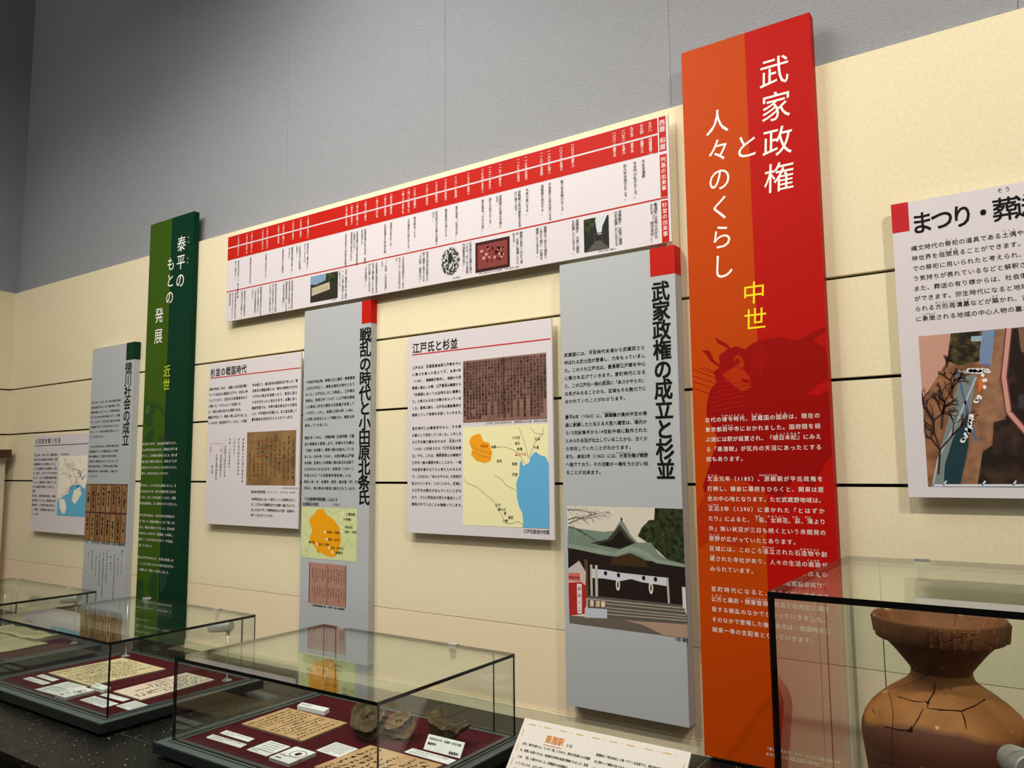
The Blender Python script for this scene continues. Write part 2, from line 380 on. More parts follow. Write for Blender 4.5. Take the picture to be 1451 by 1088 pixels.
vchars(red, 'と', za(209, 402), za(209, 402), y, M_WTXT, 0.085, shear=0.06)
vchars(red, '人々のくらし', za(129, 335), za(144, 732), y, M_WTXT, 0.086, sx=0.92, shear=0.06)
vchars(red, '中世', za(230, 805), za(233, 878), y, M_YTXT, 0.074, shear=0.05)
mb = MB()
para(mb, ['古代の律令時代、武蔵国の国府は、現在の', '東京都府中市におかれました。国府間を結', 'ぶ道には駅が設置され、『続日本紀』にみえ',
          'る「乗潴駅」が区内の天沼にあったとする', '説もあります。', '', '文治元年（1185）、源頼朝が平氏政権を', '打倒し、鎌倉に幕府をひらくと、関東は歴',
          '史の中心地となります。ただ武蔵野地域は、', '正応3年（1290）に書かれた『とはずか', 'たり』によると、「萩、女郎花、荻、薄より', '外」無い状況が三日も続くという未開発の',
          '原野が広がっていたとあります。', '区域には、このころ造立された石造物や創', '建された寺社があり、人々の生活の痕跡が', 'みられています。', '',
          '室町時代になると、坂東を治める関東', '公方と幕府・関東管領上杉氏との対立に端を', '発する戦乱のなかでかわっていきました。', 'そのなかで登場した後北条氏は、戦国時代に', '関東一帯の支配者となっていきます。'],
     zc(80, 101), zc(562, 86), zc(118, 975), y, M_WTXT, 19.2, 0.9,
     ruby=[(0, 3, 2, 'りつりょう'), (0, 5, 2, 'じだい'), (0, 8, 2, 'むさし'), (0, 12, 2, 'こくふ'), (1, 3, 2, 'ふちゅう'), (2, 12, 4, 'しょくにほんぎ'), (6, 0, 2, 'ぶんじ'), (6, 9, 3, 'みなもとよりとも'),
           (8, 0, 1, 'し'), (9, 0, 2, 'しょうおう'), (10, 8, 1, 'はぎ'), (10, 10, 3, 'おみなえし'), (10, 14, 1, 'おぎ'), (10, 16, 1, 'すすき'), (12, 0, 2, 'げんや'), (13, 9, 2, 'ぞうりゅう'),
           (13, 15, 3, 'せきぞうぶつ'), (14, 0, 1, 'こん'), (14, 16, 2, 'こんせき'), (18, 0, 2, 'くぼう'), (18, 6, 4, 'かんとうかんれい')])
mb.build('body_lettering', red)
mb = MB()
hline(mb, '「蒙古襲来絵詞」部分・九州大学図書館所蔵', Vector((-0.745, y, 0.7835)), 0.205, 0.0095, M_WTXT)
hline(mb, '本文監修・杉並区立郷土博物館', Vector((-0.745, y, 0.768)), 0.15, 0.0095, M_WTXT)
mb.build('credit_lettering', red)

# --- green banner
YG = -0.036
grn = board('banner', -4.062, -3.655, 0.729, 2.957, YG, -0.004, 'tall two-tone green banner with white brush title about the peaceful era', 'banner', M_LEAF, m2=M_DGREEN, xs=-3.855)
zg = zoom(180, 520, 4.533); zt = zoom(0, 250, 3.627); yy = YG - 0.0002; y = YG - T_
M_GF = mat('deep_green_figure', (28, 66, 22), 0.5, 0.25); M_GF2 = mat('blackish_green_figure', (8, 40, 28), 0.5, 0.25); M_GF3 = mat('mid_green_figure', (62, 96, 24), 0.5, 0.25)
mb = MB()
for q_, (pts, m_) in enumerate([([(110, 238), (150, 227), (200, 234), (232, 268), (246, 325), (233, 326), (215, 278), (188, 266), (166, 312), (163, 378), (132, 386), (112, 362)], M_GF),
                ([(112, 478), (122, 440), (165, 388), (178, 420), (168, 482)], M_GF), ([(196, 482), (205, 446), (243, 436), (252, 482)], M_GF),
                ([(118, 300), (124, 250), (148, 240), (140, 300)], M_GF3)]):
    mb.poly(P(zg, pts, yy - q_ * .00004), m_)
mb.poly(P(zg, [(250, 480), (246, 432), (268, 430), (282, 470), (262, 500)], yy), M_GF2)
zg2 = zoom(180, 780, 9.067)
mb.poly(P(zg2, [(120, 420), (180, 350), (220, 400), (215, 590), (120, 600)], yy), M_GF)
mb.poly(P(zg2, [(330, 300), (395, 250), (380, 600), (320, 620), (250, 480)], yy), M_GF)
mb.poly(P(zg2, [(420, 330), (480, 260), (520, 300), (500, 420), (440, 560), (420, 500)], yy), mat('teal_green_figure', (14, 62, 52), 0.5, 0.25))
disc(mb, PX(*zg(198, 325), yy - .0001), 0.004, 0.002, M_GF)
disc(mb, PX(*zg(222, 394), yy - .0001), 0.006, 0.003, M_GF)
mb.build('kimono_figure_silhouette', grn)
mb = MB()
vchars(grn, '泰平の', zt(933, 345), zt(926, 532), y, M_WTXT, 0.088, sx=0.92)
vchars(grn, 'もとの', zt(879, 448), zt(871, 620), y, M_WTXT, 0.082, sx=0.9)
vchars(grn, '発展', zt(820, 712), zt(812, 820), y, M_WTXT, 0.088, sx=0.92)
vline(mb, 'たい', zt(968, 312), zt(968, 336), y, M_WTXT, 0.014); vline(mb, 'へい', zt(965, 420), zt(965, 442), y, M_WTXT, 0.014)
mb.build('reading_aid_lettering', grn)
vchars(grn, '近世', zt(858, 1000), zt(856, 1068), y, M_YGTXT, 0.068, sx=0.95)
mb = MB()
para(mb, ['天正18年（1590）、後北条氏の滅亡により、', '徳川の時代が始まります。家康は江戸に後', '領が入り、江戸幕府を整備しました。関ヶ原', '合戦を経て幕府が開かれ、幕末まで江戸',
          'に幕府をおき以後およそ260年にわたる', '「泰平」な世の中がおとずれます。', '', '泰平のもと、人々の生活も発展しました。生', '産力の向上のため、豊かな商業が起こなわれ', 'ています。新しい村も出来てくるなど、武蔵',
          '野の町並建築も、広く開発されていきました。', '', '江戸の近郊地域は、中世以来の在郷者など', 'ある「町」や、街道の宿駅としての「宿」に分', 'かれた。幕府の領地をうけました。区内の多', 'くの村々はこの地でも「豊島郡」に所属し、',
          '農業としては中世村を含めた「中世宿」', 'に属していました。', '', '幕府は江戸日を中心に、街道を整備しま', 'す。ここにより多くの人々の間で往来が行わ', 'し、旅籠には「泊町」も成立しました。'],
     zg(118, 492), zg(356, 487), (186.5, 805), y, M_WTXT, 19.5, 0.86)
mb.build('body_lettering', grn)

def grey_board(x0, x1, label, yf, tx0, tz0, m_tab):
    b = board('title_board', x0, x1, 0.802, 2.311, yf, 0.0, label, 'display board', M_BOARD)
    tab(b, tx0, x1, tz0, 2.311, yf, -0.0006, m_tab); return b
# --- grey title boards
YB = -0.050
b1 = grey_board(-1.407, -0.973, 'grey board with red corner tab and shrine photograph beside the orange banner', YB, PX(921, 370, YB).x, 2.218, M_REDT)
zd = zoom(780, 340, 2.864); y = YB - T_
vchars(b1, '武家政権の成立と杉並', zd(443, 210), zd(467, 932), y, M_INK, fat=0.05, sx=0.93)
mb = MB()
para(mb, ['武蔵国には、平安時代末頃から武蔵武士と', '呼ばれる武士団が登場し、力をもっていまし', 'た。このうち江戸氏は、豊島郡江戸郷を中心', 'に勢力を広げていきます。室町時代になる',
          'と、この江戸氏一族の庶流に「あさかやとの」', 'の名がみえることから、区域もその勢力下に', 'おかれていたことがわかります。', '', '康平6年（1063）に、源頼義が奥州平定の帰',
          '途に創建したと伝える大宮八幡宮は、境内か', 'ら13世紀後半から14世紀中頃に製作された', 'とみられる瓦が出土していることから、古くか', 'ら存在していたことがわかります。', 'また、貞治2年（1362）には、大宮住僧が熊野',
          'へ詣でており、その活動の一端をうかがい知', 'ることが出来ます。'], zd(53, 470), zd(382, 433), zd(64, 943), y, M_INK, 19.2, 0.93, fat=0.012,
     ruby=[(0, 6, 2, 'へいあん'), (2, 11, 3, 'としまぐん'), (4, 9, 2, 'しょりゅう'), (8, 0, 2, 'こうへい'), (8, 9, 3, 'みなもとのよりよし'), (9, 2, 2, 'そうけん'), (9, 16, 2, 'けいだい'), (13, 12, 4, 'おおみやじゅうそう'), (13, 17, 2, 'くまの')])
mb.build('body_lettering', b1)
# shrine photograph
zs = zoom(780, 680, 2.668)
def photo(parent, name, z_, y_, layers, label=None):
    mb = MB()
    for k, (pts, m_) in enumerate(layers): mb.poly(P(z_, pts, y_ - T_ - k * 0.00004), m_)
    return mb, name, parent
M_TREE = mat('printed_foliage', (22, 28, 16), 0.6, 0.1, noise=(60, (70, 80, 44), 0.35, 0.75, (1, 1, 1)))
mb = MB(); yy = YB - 0.0004
L = [([(62, 97), (500, 108), (518, 598), (72, 540)], col(214, 206, 190)),
     ([(330, 212), (345, 180), (372, 152), (392, 150), (394, 106), (500, 109), (508, 330), (440, 300), (400, 262), (365, 236)], M_TREE),
     ([(66, 178), (200, 196), (240, 192), (256, 166), (268, 150), (282, 168), (302, 206), (330, 236), (380, 236), (410, 280), (440, 300), (508, 318), (508, 334), (64, 262)], col(120, 136, 122)),
     ([(66, 255), (205, 285), (508, 322), (515, 480), (69, 440)], col(34, 26, 22)),
     ([(150, 238), (215, 224), (245, 190), (262, 168), (300, 218), (322, 238), (262, 262)], col(60, 58, 48)),
     ([(176, 245), (232, 226), (262, 190), (292, 226), (312, 240), (262, 258)], col(28, 24, 18)),
     ([(64, 240), (190, 262), (240, 276), (268, 262), (300, 250), (330, 256), (370, 276), (400, 300), (508, 320), (508, 330), (400, 314), (350, 284), (300, 268), (262, 284), (200, 280), (64, 256)], col(140, 154, 138)),
     ([(230, 296), (300, 276), (352, 298), (372, 330), (230, 320)], col(64, 46, 26)),
     ([(150, 335), (205, 340), (260, 350), (350, 360), (445, 370), (446, 402), (345, 386), (305, 374), (262, 382), (200, 372), (152, 370)], col(206, 206, 212)),
     ([(128, 300), (140, 300), (144, 446), (133, 446)], col(92, 66, 44)), ([(150, 320), (158, 320), (160, 446), (152, 446)], col(186, 180, 170)),
     ([(168, 322), (178, 322), (180, 446), (170, 446)], col(186, 180, 170)),
     ([(438, 372), (446, 372), (452, 466), (444, 466)], col(180, 172, 160)),
     ([(140, 436), (500, 472), (518, 520), (518, 546), (215, 522), (140, 500)], col(92, 86, 78)),
     ([(140, 446), (505, 482), (506, 487), (140, 451)], col(160, 150, 136)), ([(180, 462), (508, 494), (509, 499), (180, 467)], col(150, 140, 126)),
     ([(210, 480), (512, 510), (513, 514), (210, 484)], col(166, 154, 138)), ([(212, 492), (515, 520), (516, 524), (212, 496)], col(166, 154, 138)),
     ([(214, 505), (516, 530), (517, 534), (214, 509)], col(170, 158, 142)),
     ([(71, 512), (215, 522), (518, 546), (518, 598), (72, 540)], col(104, 92, 84)),
     ([(280, 530), (518, 546), (518, 598), (432, 588), (350, 548)], col(170, 142, 122)),
     ([(67, 340), (108, 308), (134, 350), (136, 470), (128, 505), (71, 512)], col(170, 40, 34)),
     ([(67, 335), (108, 305), (134, 348), (132, 398), (116, 385), (67, 388)], col(196, 182, 178)),
     ([(68, 350), (112, 352), (112, 383), (68, 380)], col(208, 110, 96)),
     ([(100, 392), (118, 393), (119, 504), (102, 504)], col(226, 220, 214)),
     ([(130, 483), (214, 488), (214, 523), (130, 520)], col(186, 192, 206)),
     ([(150, 454), (163, 455), (163, 478), (150, 477)], col(220, 200, 170)), ([(172, 456), (186, 457), (186, 480), (172, 479)], col(214, 180, 140)), ([(192, 458), (206, 459), (206, 481), (192, 480)], col(222, 206, 180)),
     ([(497, 404), (510, 405), (514, 486), (501, 485)], col(214, 210, 204))]
for k, (pts, m_) in enumerate(L): mb.poly(P(zs, pts, yy - k * 0.00003), m_)
yt = yy - 0.0012
for cx, cz in ((208, 352), (257, 359), (352, 370), (397, 375)): disc(mb, PX(*zs(cx, cz), yt), 0.006, 0.007, col(20, 18, 20))
for cx, cz in ((255, 396), (380, 408)):
    disc(mb, PX(*zs(cx, cz), yt), 0.0075, 0.019, col(226, 216, 200)); disc(mb, PX(*zs(cx, cz), yt - .0001), 0.003, 0.011, col(60, 40, 34))
for k in range(9): seg(mb, PX(*zs(78 + k * 12, 205 + k * 1.5), yt), PX(*zs(70 + k * 12, 252 + k * 2), yt), 0.0007, col(96, 112, 98))
random.seed(4)
for (x_, z_, l_, a_) in [(64, 112, 70, 12), (64, 150, 90, -8), (66, 165, 100, -20), (66, 175, 80, 25)]:
    a = (x_, z_)
    for s_ in range(5):
        b = (a[0] + l_ / 3.2, a[1] + a_ / 3 + random.uniform(-7, 7)); seg(mb, PX(*zs(*a), yt), PX(*zs(*b), yt), 0.0018 - s_ * .0003, col(52, 42, 34))
        for q in range(3):
            t_ = random.random(); c = (a[0] + (b[0] - a[0]) * t_, a[1] + (b[1] - a[1]) * t_)
            seg(mb, PX(*zs(*c), yt), PX(*zs(c[0] + random.uniform(5, 26), c[1] + random.choice((-1, 1)) * random.uniform(6, 24)), yt), 0.0007, col(60, 50, 42))
        a = b
vline(mb, '御守護', zs(76, 366), zs(76, 366), yt - .0002, col(150, 20, 20), 0.0001)
hline(mb, '開運祈願', PX(*zs(69, 367), yt - .0002), 0.042, 0.011, col(150, 20, 20))
vline(mb, 'おみくじ', zs(109, 410), zs(111, 488), yt - .0002, M_INK, 0.016)
disc(mb, PX(*zs(268, 148), yt), 0.003, 0.006, col(40, 36, 30))
mb.build('shrine_photograph', b1)
mb = MB(); a, b = PX(*zs(470, 601), y), PX(*zs(521, 607), y); hline(mb, '大宮八幡宮', a, b.x - a.x, 0.0125, M_INK, fat=0.02); mb.build('caption_lettering', b1)

# --- white panels
def white_panel(x0, x1, z0, z1, label, yf=-0.032):
    k = (2.4 + yf) / (2.4 - 0.025); x0, x1, z0, z1 = x0 * k, x1 * k, 1.6 + (z0 - 1.6) * k, 1.6 + (z1 - 1.6) * k
    return board('text_panel', x0, x1, z0, z1, yf, yf + 0.007, label, 'display board', M_WHITE)
def rule(parent, p, q, y_, wd, m): 
    mb = MB(); a, b = PX(*p, y_), PX(*q, y_); z = (a.z + b.z) / 2; seg(mb, (a.x, y_, z), (b.x, y_, z), wd, m); mb.build('title_rule', parent)
M_RULE = mat('red_rule_ink', (196, 30, 40), 0.5, 0.2)
YW = -0.032; y = YW - T_
e1 = white_panel(-2.150, -1.460, 1.342, 2.130, 'white panel with orange district map and dark manuscript print left of shrine board')
ze = zoom(570, 440, 3.2)
mb = MB(); a, b = PX(*ze(45, 170), y), PX(*ze(252, 152), y); a.z = (a.z + b.z) / 2
hline(mb, '江戸氏と杉並', a, b.x - a.x, 0.038, M_INK, sy=0.045, fat=0.04); mb.build('title_lettering', e1)
rule(e1, ze(45, 201), ze(672, 128), y, 0.0045, M_RULE)
mb = MB()
para(mb, ['江戸氏は、武蔵国豊島郡江戸郷を中心', 'に勢力を誇った武士です。治承4年', '（1180）、源頼朝が挙兵し、房総から武', '蔵国に進出した際、江戸重長は頼朝から', '「武蔵国においては当時北辺に優勝た', 'り」と称されるほどの勢力をもっていま',
          'した。重長以後も、江戸氏は鎌倉幕府の', '御家人として地域を支配していきます。', '', '室町時代には鎌倉府のもと、その奉', '公衆として存在していました。このころ', 'の江戸氏勢力圏を示すのが、応永27年', '（1420）に作成された『江戸氏庶流書',
          '立』です。これは、熊野那智山の御師が', '江戸氏一族の檀那が多いことから、一族', 'の名前を書き立てたと考えられるもの', 'で、このなかに「あさかやとの」の名前が', '記されています。このことから、区域に', 'も江戸氏の勢力が及んでいたことがわ', 'かり、さらに阿佐谷が武士の拠点として', '開発されていたことも物語っています。'],
     ze(45, 259), ze(267, 240), ze(42, 877), y, M_INK, 17.2, 0.9, fat=0.01,
     ruby=[(0, 4, 4, 'むさしこくとしま'), (0, 10, 3, 'えどごう'), (1, 11, 2, 'じしょう'), (3, 9, 4, 'えどしげなが'), (11, 13, 2, 'おうえい'), (12, 11, 4, 'えどししょりゅう'), (13, 8, 4, 'くまのなち')])
mb.build('body_lettering', e1)
M_OLD = mat('aged_brown_paper_print', (148, 112, 98), 0.6, 0.1, noise=(14, (122, 92, 80), 0.3, 0.7, (1, 1, 1)))
mb = MB(); q = P(ze, [(275, 228), (652, 192), (657, 492), (277, 507)], y)
x0, x1 = (q[0].x + q[3].x) / 2, (q[1].x + q[2].x) / 2; z1, z0 = (q[0].z + q[1].z) / 2, (q[2].z + q[3].z) / 2
mb.poly([(x0, y, z0), (x1, y, z0), (x1, y, z1), (x0, y, z1)], M_OLD)
random.seed(7); KJ = '江戸武蔵国豊島郡郷中氏一族庶流殿名前永享応文書立平右衛門太郎左近将監入道信重長門守同所村人'
nc = 26
for k in range(nc):
    xx = x0 + (k + 0.5) * (x1 - x0) / nc; hgt = (z1 - z0) * random.choice((0.95, 0.95, 0.9, 0.7)); sz = (x1 - x0) / nc * 0.86
    zz = z1 - 0.012
    while zz > z1 - hgt: put(mb, random.choice(KJ), Vector((xx, y - .0002, zz)), sz * 1.0, sz, col(44, 32, 28), fat=0.04); zz -= sz * 0.98
for k in range(1, nc): seg(mb, (x0 + k * (x1 - x0) / nc, y - .0001, z0), (x0 + k * (x1 - x0) / nc, y - .0001, z1), 0.0006, col(106, 78, 68))
gx = PX(*ze(460, 350), y).x; seg(mb, (gx, y - .0003, z0), (gx, y - .0003, z1), 0.004, col(52, 38, 34))
mb.build('manuscript_photograph', e1)
mb = MB(); a, b = PX(*ze(372, 511), y), PX(*ze(657, 500), y); a.z = b.z = (a.z + b.z) / 2
hline(mb, '（江戸氏）応永27年5月9日付　熊野那智大社文書　那智大社所蔵', a, b.x - a.x, 0.009, M_INK)
a = PX(*ze(550, 1000), y); b = PX(*ze(667, 1002), y); hline(mb, '江戸氏庶流分布図', a, b.x - a.x, 0.016, M_INK, fat=0.03)
mb.build('caption_lettering', e1)
mb = MB()
q = P(ze, [(275, 530), (665, 530), (665, 985), (275, 975)], y); x0, x1 = (q[0].x + q[3].x) / 2, (q[1].x + q[2].x) / 2; z1, z0 = q[0].z, (q[2].z + q[3].z) / 2
mb.poly([(x0, y, z0), (x1, y, z0), (x1, y, z1), (x0, y, z1)], col(236, 230, 178))
mb.poly([Vector((min(p.x, x1), p.y, max(p.z, z0))) for p in P(ze, [(575, 690), (580, 665), (592, 650), (605, 640), (625, 655), (650, 662), (662, 688), (680, 690), (680, 1000), (545, 1000), (548, 965), (545, 920), (530, 890), (520, 850), (517, 780), (530, 745), (533, 690), (541, 676), (548, 705)], y - .0002)], col(98, 172, 214))
mb.poly(P(ze, [(303, 600), (312, 572), (345, 557), (358, 566), (366, 592), (395, 600), (400, 622), (408, 640), (400, 682), (372, 692), (338, 682), (312, 655), (318, 632)], y - .0002), col(240, 158, 26))
for pts in [[(310, 640), (340, 650), (365, 660), (400, 668)], [(318, 615), (345, 632), (400, 650)], [(405, 622), (460, 617), (500, 630), (530, 650), (560, 700)], [(528, 530), (545, 570), (560, 620), (572, 670)], [(640, 530), (635, 560), (600, 600), (575, 665)],
            [(582, 530), (600, 555), (640, 562)], [(420, 748), (450, 765), (475, 795), (518, 815)], [(278, 762), (300, 785), (340, 800), (385, 840), (415, 865), (435, 905), (455, 935), (470, 965), (500, 965), (525, 955), (547, 972)]]:
    pline(mb, P(ze, pts, y - .0003), 0.0016, col(110, 108, 92))
for t_, x_, z_ in [('小日向', 497, 577), ('金石', 510, 602), ('板橋', 520, 628), ('石浜', 600, 582), ('牛島', 595, 621), ('中野', 402, 618), ('阿佐谷', 355, 615), ('桜田', 428, 682), ('飯倉', 498, 695), ('芝浦', 498, 743), ('丸子', 422, 881), ('鵜の木', 434, 901), ('原', 460, 919), ('蒲田', 480, 938), ('六郷', 455, 953)]:
    hline(mb, t_, PX(*ze(x_, z_), y - .0004), 0.0118 * len(t_), 0.0125, M_INK if t_ != '阿佐谷' else col(150, 70, 10), fat=0.02)
hline(mb, '▲江戸城', PX(*ze(510, 652), y - .0004), 0.05, 0.0125, col(200, 40, 30))
mb.build('district_map', e1)

e2 = white_panel(-3.492, -2.802, 1.332, 2.128, 'white panel with brown letter photograph between green banner and tall grey board')
zq = zoom(280, 480, 3.886)
mb = MB(); a, b = PX(*zq(70, 187), y), PX(*zq(270, 168), y); a.z = (a.z + b.z) / 2
hline(mb, '杉並の戦国時代', a, b.x - a.x, 0.038, M_INK, sy=0.045, fat=0.04); mb.build('title_lettering', e2)
rule(e2, zq(70, 216), zq(568, 161), y, 0.0045, M_RULE)
mb = MB()
para(mb, ['永禄12年頃（1569）、武蔵と大名支配が続い', 'ていて北条氏は領国の江戸や、武田と争', 'うようになり、武田氏の武蔵侵攻など', 'が続いた。それによって区域にも', 'た、領主は後北条氏の領国である。', '蔵国が平定して、領地一帯に広がり在した', 'いったのが、後北条氏です。さらに、15世紀'],
     zq(63, 276), zq(277, 261), zq(57, 465), y, M_INK, 18, 0.9)
para(mb, ['年は頃より、後北条氏は支配を広げました。後', '北条氏の領国支配には、領内の検地が大がか', 'り行われ領主を通達いたり、家臣に武士', 'するを行なったと思われます。近隣に多く', '鎌倉街道では、中野の後北条氏が小代官を', 'した、中世城内の町域にも、町工芸を通して', '農民農地の安定がもたらされています。'],
     zq(303, 252), zq(553, 233), zq(295, 445), y, M_INK, 19, 0.9)
para(mb, ['中野阿佐谷において発行している郡司丸のう', 'ち、八王子から戦国代まで小田原へ届けるように', '出したものです。中野阿佐谷の小代官・百姓中に', '宛てて出されています。'],
     zq(295, 883), zq(537, 888), zq(294, 970), y, M_INK, 20, 0.9)
a, b = PX(*zq(295, 842), y), PX(*zq(537, 846), y); hline(mb, '後北条氏虎印判状', a, (b.x - a.x) * 0.34, 0.014, M_INK, fat=0.03)
hline(mb, '永禄12年（1569）　堀江家文書　原本所蔵', Vector((a.x + (b.x - a.x) * 0.37, y, a.z)), (b.x - a.x) * 0.63, 0.008, M_INK)
hline(mb, '中野区歴史民俗資料館', PX(*zq(463, 822), y), 0.11, 0.008, M_INK)
mb.build('body_lettering', e2)
mb = MB(); q = P(zq, [(273, 514), (545, 502), (535, 808), (267, 805)], y)
x0, x1 = (q[0].x + q[3].x) / 2, (q[1].x + q[2].x) / 2; z1, z0 = (q[0].z + q[1].z) / 2, (q[2].z + q[3].z) / 2
mb.poly([(x0, y, z0), (x1, y, z0), (x1, y, z1), (x0, y, z1)], mat('tan_letter_print', (148, 116, 74), 0.6, 0.1, noise=(16, (116, 88, 56), 0.35, 0.65, (1, 1, 1))))
random.seed(3)
def scrawl(mb, xc, ztop, zbot, wd, m, y_, u=XU, v=ZU, o=None, thick=0.2):      # a column of brush writing
    z = ztop; o = o or Vector((0, y_, 0)); nr = u.cross(v)
    while z > zbot:
        for s_ in range(random.randint(3, 5)):
            a_ = random.uniform(-1.1, 1.1); l_ = wd * random.uniform(0.3, 0.8); cx = xc + random.uniform(-.25, .25) * wd; cz = z - random.uniform(0, wd)
            d = (u * math.cos(a_) + v * math.sin(a_)) * l_ / 2; c = o + u * cx + v * cz
            seg(mb, c - d, c + d, wd * random.uniform(0.5, 1.0) * thick, m, nr)
        z -= wd * random.uniform(1.0, 1.3)
for k in range(11):
    xc = x0 + (0.07 + k * 0.088) * (x1 - x0); scrawl(mb, xc, z1 - 0.012 - (0.09 if k < 2 else random.uniform(0, 0.04)), z0 + random.uniform(0.01, 0.07), 0.014, col(38, 28, 20), y - .0002)
xs_, zs_ = x0 + 0.30 * (x1 - x0), z1 - 0.40 * (z1 - z0)
for s_ in range(4): seg(mb, (xs_ - .04, y - .0003, zs_ - .05 + s_ * .035), (xs_ + .04, y - .0003, zs_ - .05 + s_ * .035), 0.003, col(150, 60, 40))
mb.build('letter_photograph', e2)
mb = MB(); TX = ['御触書無沙汰之候向後堅可被', '申付候可被任先規状如件', '八月廿五日', '中野　小代官百姓中', '一、中野郷之内阿佐谷小代官', '右、百姓等相違候条々', '未進年貢可被納所候', '堀江殿']
for k in range(8):
    xx, zz = zq(252 - k * 24.5, 545 + (0, 0, 0, 0, 10, 60, 90, 150)[k]); p = PX(xx, zz, y); vtext(mb, TX[k], p.x, p.z, y, M_INK, 0.0135, 0.0165 if k < 4 else 0.014)
vtext(mb, '（未進）', PX(*zq(72, 600), y).x, PX(*zq(72, 580), y).z, y, M_RULE, 0.012)
pline(mb, P(zq, [(75, 575), (138, 578), (138, 702), (98, 702)], y), 0.0012, M_RULE)
mb.build('transcript_lettering', e2)

b2 = grey_board(-2.770, -2.352, 'grey board with red corner tab and orange district map near the middle case', -0.036, PX(512.9, 440, -0.036).x, 2.213, M_REDT)
YS = -0.036; y = YS - T_; zs2 = zoom(420, 410, 2.264)
vchars(b2, '戦乱の時代と小田原北条氏', zs2(222, 147), zs2(214, 668), y, M_INK, fat=0.05, sx=1.05)
mb = MB()
para(mb, ['15世紀中頃以降、関東公方と幕府・関東管領', '上杉氏が対立し、関東は戦乱の時代となり', 'ました。江戸氏はこのころ衰退し、江戸周辺', '地域は、長禄元年（1457）に江戸城を築城', 'した扇谷上杉氏の重臣太田道灌が支配して', 'いきます。しかし、道灌も文明18年（1486）', 'に主君上杉定正によって暗殺され、戦乱は本', '格化していきました。', '',
          '明応2年（1493）、伊勢宗瑞（北条早雲）が歴', '史の表舞台に登場します。宗瑞の子氏綱は', '「北条」を名乗り、関東へ勢力を拡大していき', 'ました。大永4年（1524）、北条氏綱は江戸城', 'を攻略、区域もこの時期に後北条氏の支配下', 'におかれたとみられます。永禄2年（1559）に', '作成された『小田原衆所領役帳』には、', '阿佐ヶ谷・井・永福寺・成宗・高井堂（戸）の地名', 'がみえ、後北条氏の家臣に給付されています。'],
     zs2(30, 298), zs2(188, 283), zs2(23, 637), y, M_INK, 19.6, 0.92, fat=0.01)
a, b = PX(*zs2(22, 672), y), PX(*zs2(132, 674), y); hline(mb, '『小田原衆所領役帳』にみえる', a, b.x - a.x, 0.017, M_INK, fat=0.03)
hline(mb, '区域周辺の地名', PX(*zs2(20, 688), y), (b.x - a.x) * 0.48, 0.017, M_INK, fat=0.03)
hline(mb, '（○地名）', PX(*zs2(112, 690), y), 0.06, 0.012, M_INK)
mb.build('body_lettering', b2)
zm = zoom(280, 700, 3.627); mb = MB()
q = P(zm, [(537, 68), (822, 72), (815, 347), (530, 325)], y); x0, x1 = (q[0].x + q[3].x) / 2, (q[1].x + q[2].x) / 2; z1, z0 = (q[0].z + q[1].z) / 2, (q[2].z + q[3].z) / 2
mb.poly([(x0, y, z0), (x1, y, z0), (x1, y, z1), (x0, y, z1)], col(206, 214, 156))
mb.poly(P(zm, [(600, 100), (618, 78), (648, 76), (664, 108), (690, 122), (728, 168), (738, 235), (725, 290), (710, 318), (690, 325), (655, 315), (612, 285), (585, 250), (575, 222), (590, 190), (574, 140), (580, 120)], y - .0002), col(234, 160, 14))
mb.poly(P(zm, [(610, 285), (630, 290), (632, 304), (615, 302)], y - .0002), col(234, 160, 14))
for pts in [[(652, 76), (690, 100), (720, 92), (745, 70), (765, 80), (780, 72)], [(575, 222), (560, 205), (540, 195)], [(582, 130), (560, 112), (545, 108)], [(750, 270), (775, 228), (790, 270), (815, 250)], [(735, 305), (748, 310), (745, 345)],
            [(530, 318), (560, 320), (570, 300), (552, 290), (575, 270), (570, 240)], [(775, 140), (780, 155), (800, 162)]]:
    pline(mb, P(zm, pts, y - .0002), 0.0016, col(150, 176, 120))
for x_, z_, t_ in [(745, 103, '（上鷺宮殿）'), (735, 129, '（中野殿）'), (742, 169, '（阿佐谷）'), (740, 193, '（堀内・井草）'), (655, 195, '永福寺（福徳）'), (664, 232, '成宗（太田）'), (564, 245, '高井堂'), (614, 257, '和泉（沼袋）'), (676, 275, '井草（太田氏）'), (692, 299, '（無量寺）')]:
    c = PX(*zm(x_, z_), y - .0003); disc(mb, c, 0.006, 0.006, M_WTXT, 12); disc(mb, c - YU * .0001, 0.003, 0.003, col(220, 150, 40), 8)
    hline(mb, t_, c + XU * 0.008, 0.013 * len(t_), 0.0125, M_INK, fat=0.04)
mb.build('district_map', b2)
mb = MB(); q = P(zm, [(573, 351), (765, 366), (762, 582), (570, 558)], y); x0, x1 = (q[0].x + q[3].x) / 2, (q[1].x + q[2].x) / 2; z1, z0 = (q[0].z + q[1].z) / 2, (q[2].z + q[3].z) / 2
mb.poly([(x0, y, z0), (x1, y, z0), (x1, y, z1), (x0, y, z1)], col(172, 128, 110))
xm = (x0 + x1) / 2; seg(mb, (xm, y - .0002, z0), (xm, y - .0002, z1), 0.003, col(92, 62, 54)); seg(mb, (x0 + .003, y - .0002, z0), (x0 + .003, y - .0002, z1), 0.006, col(110, 76, 62)); seg(mb, (x1 - .002, y - .0002, z0), (x1 - .002, y - .0002, z1), 0.004, col(110, 76, 62))
random.seed(9)
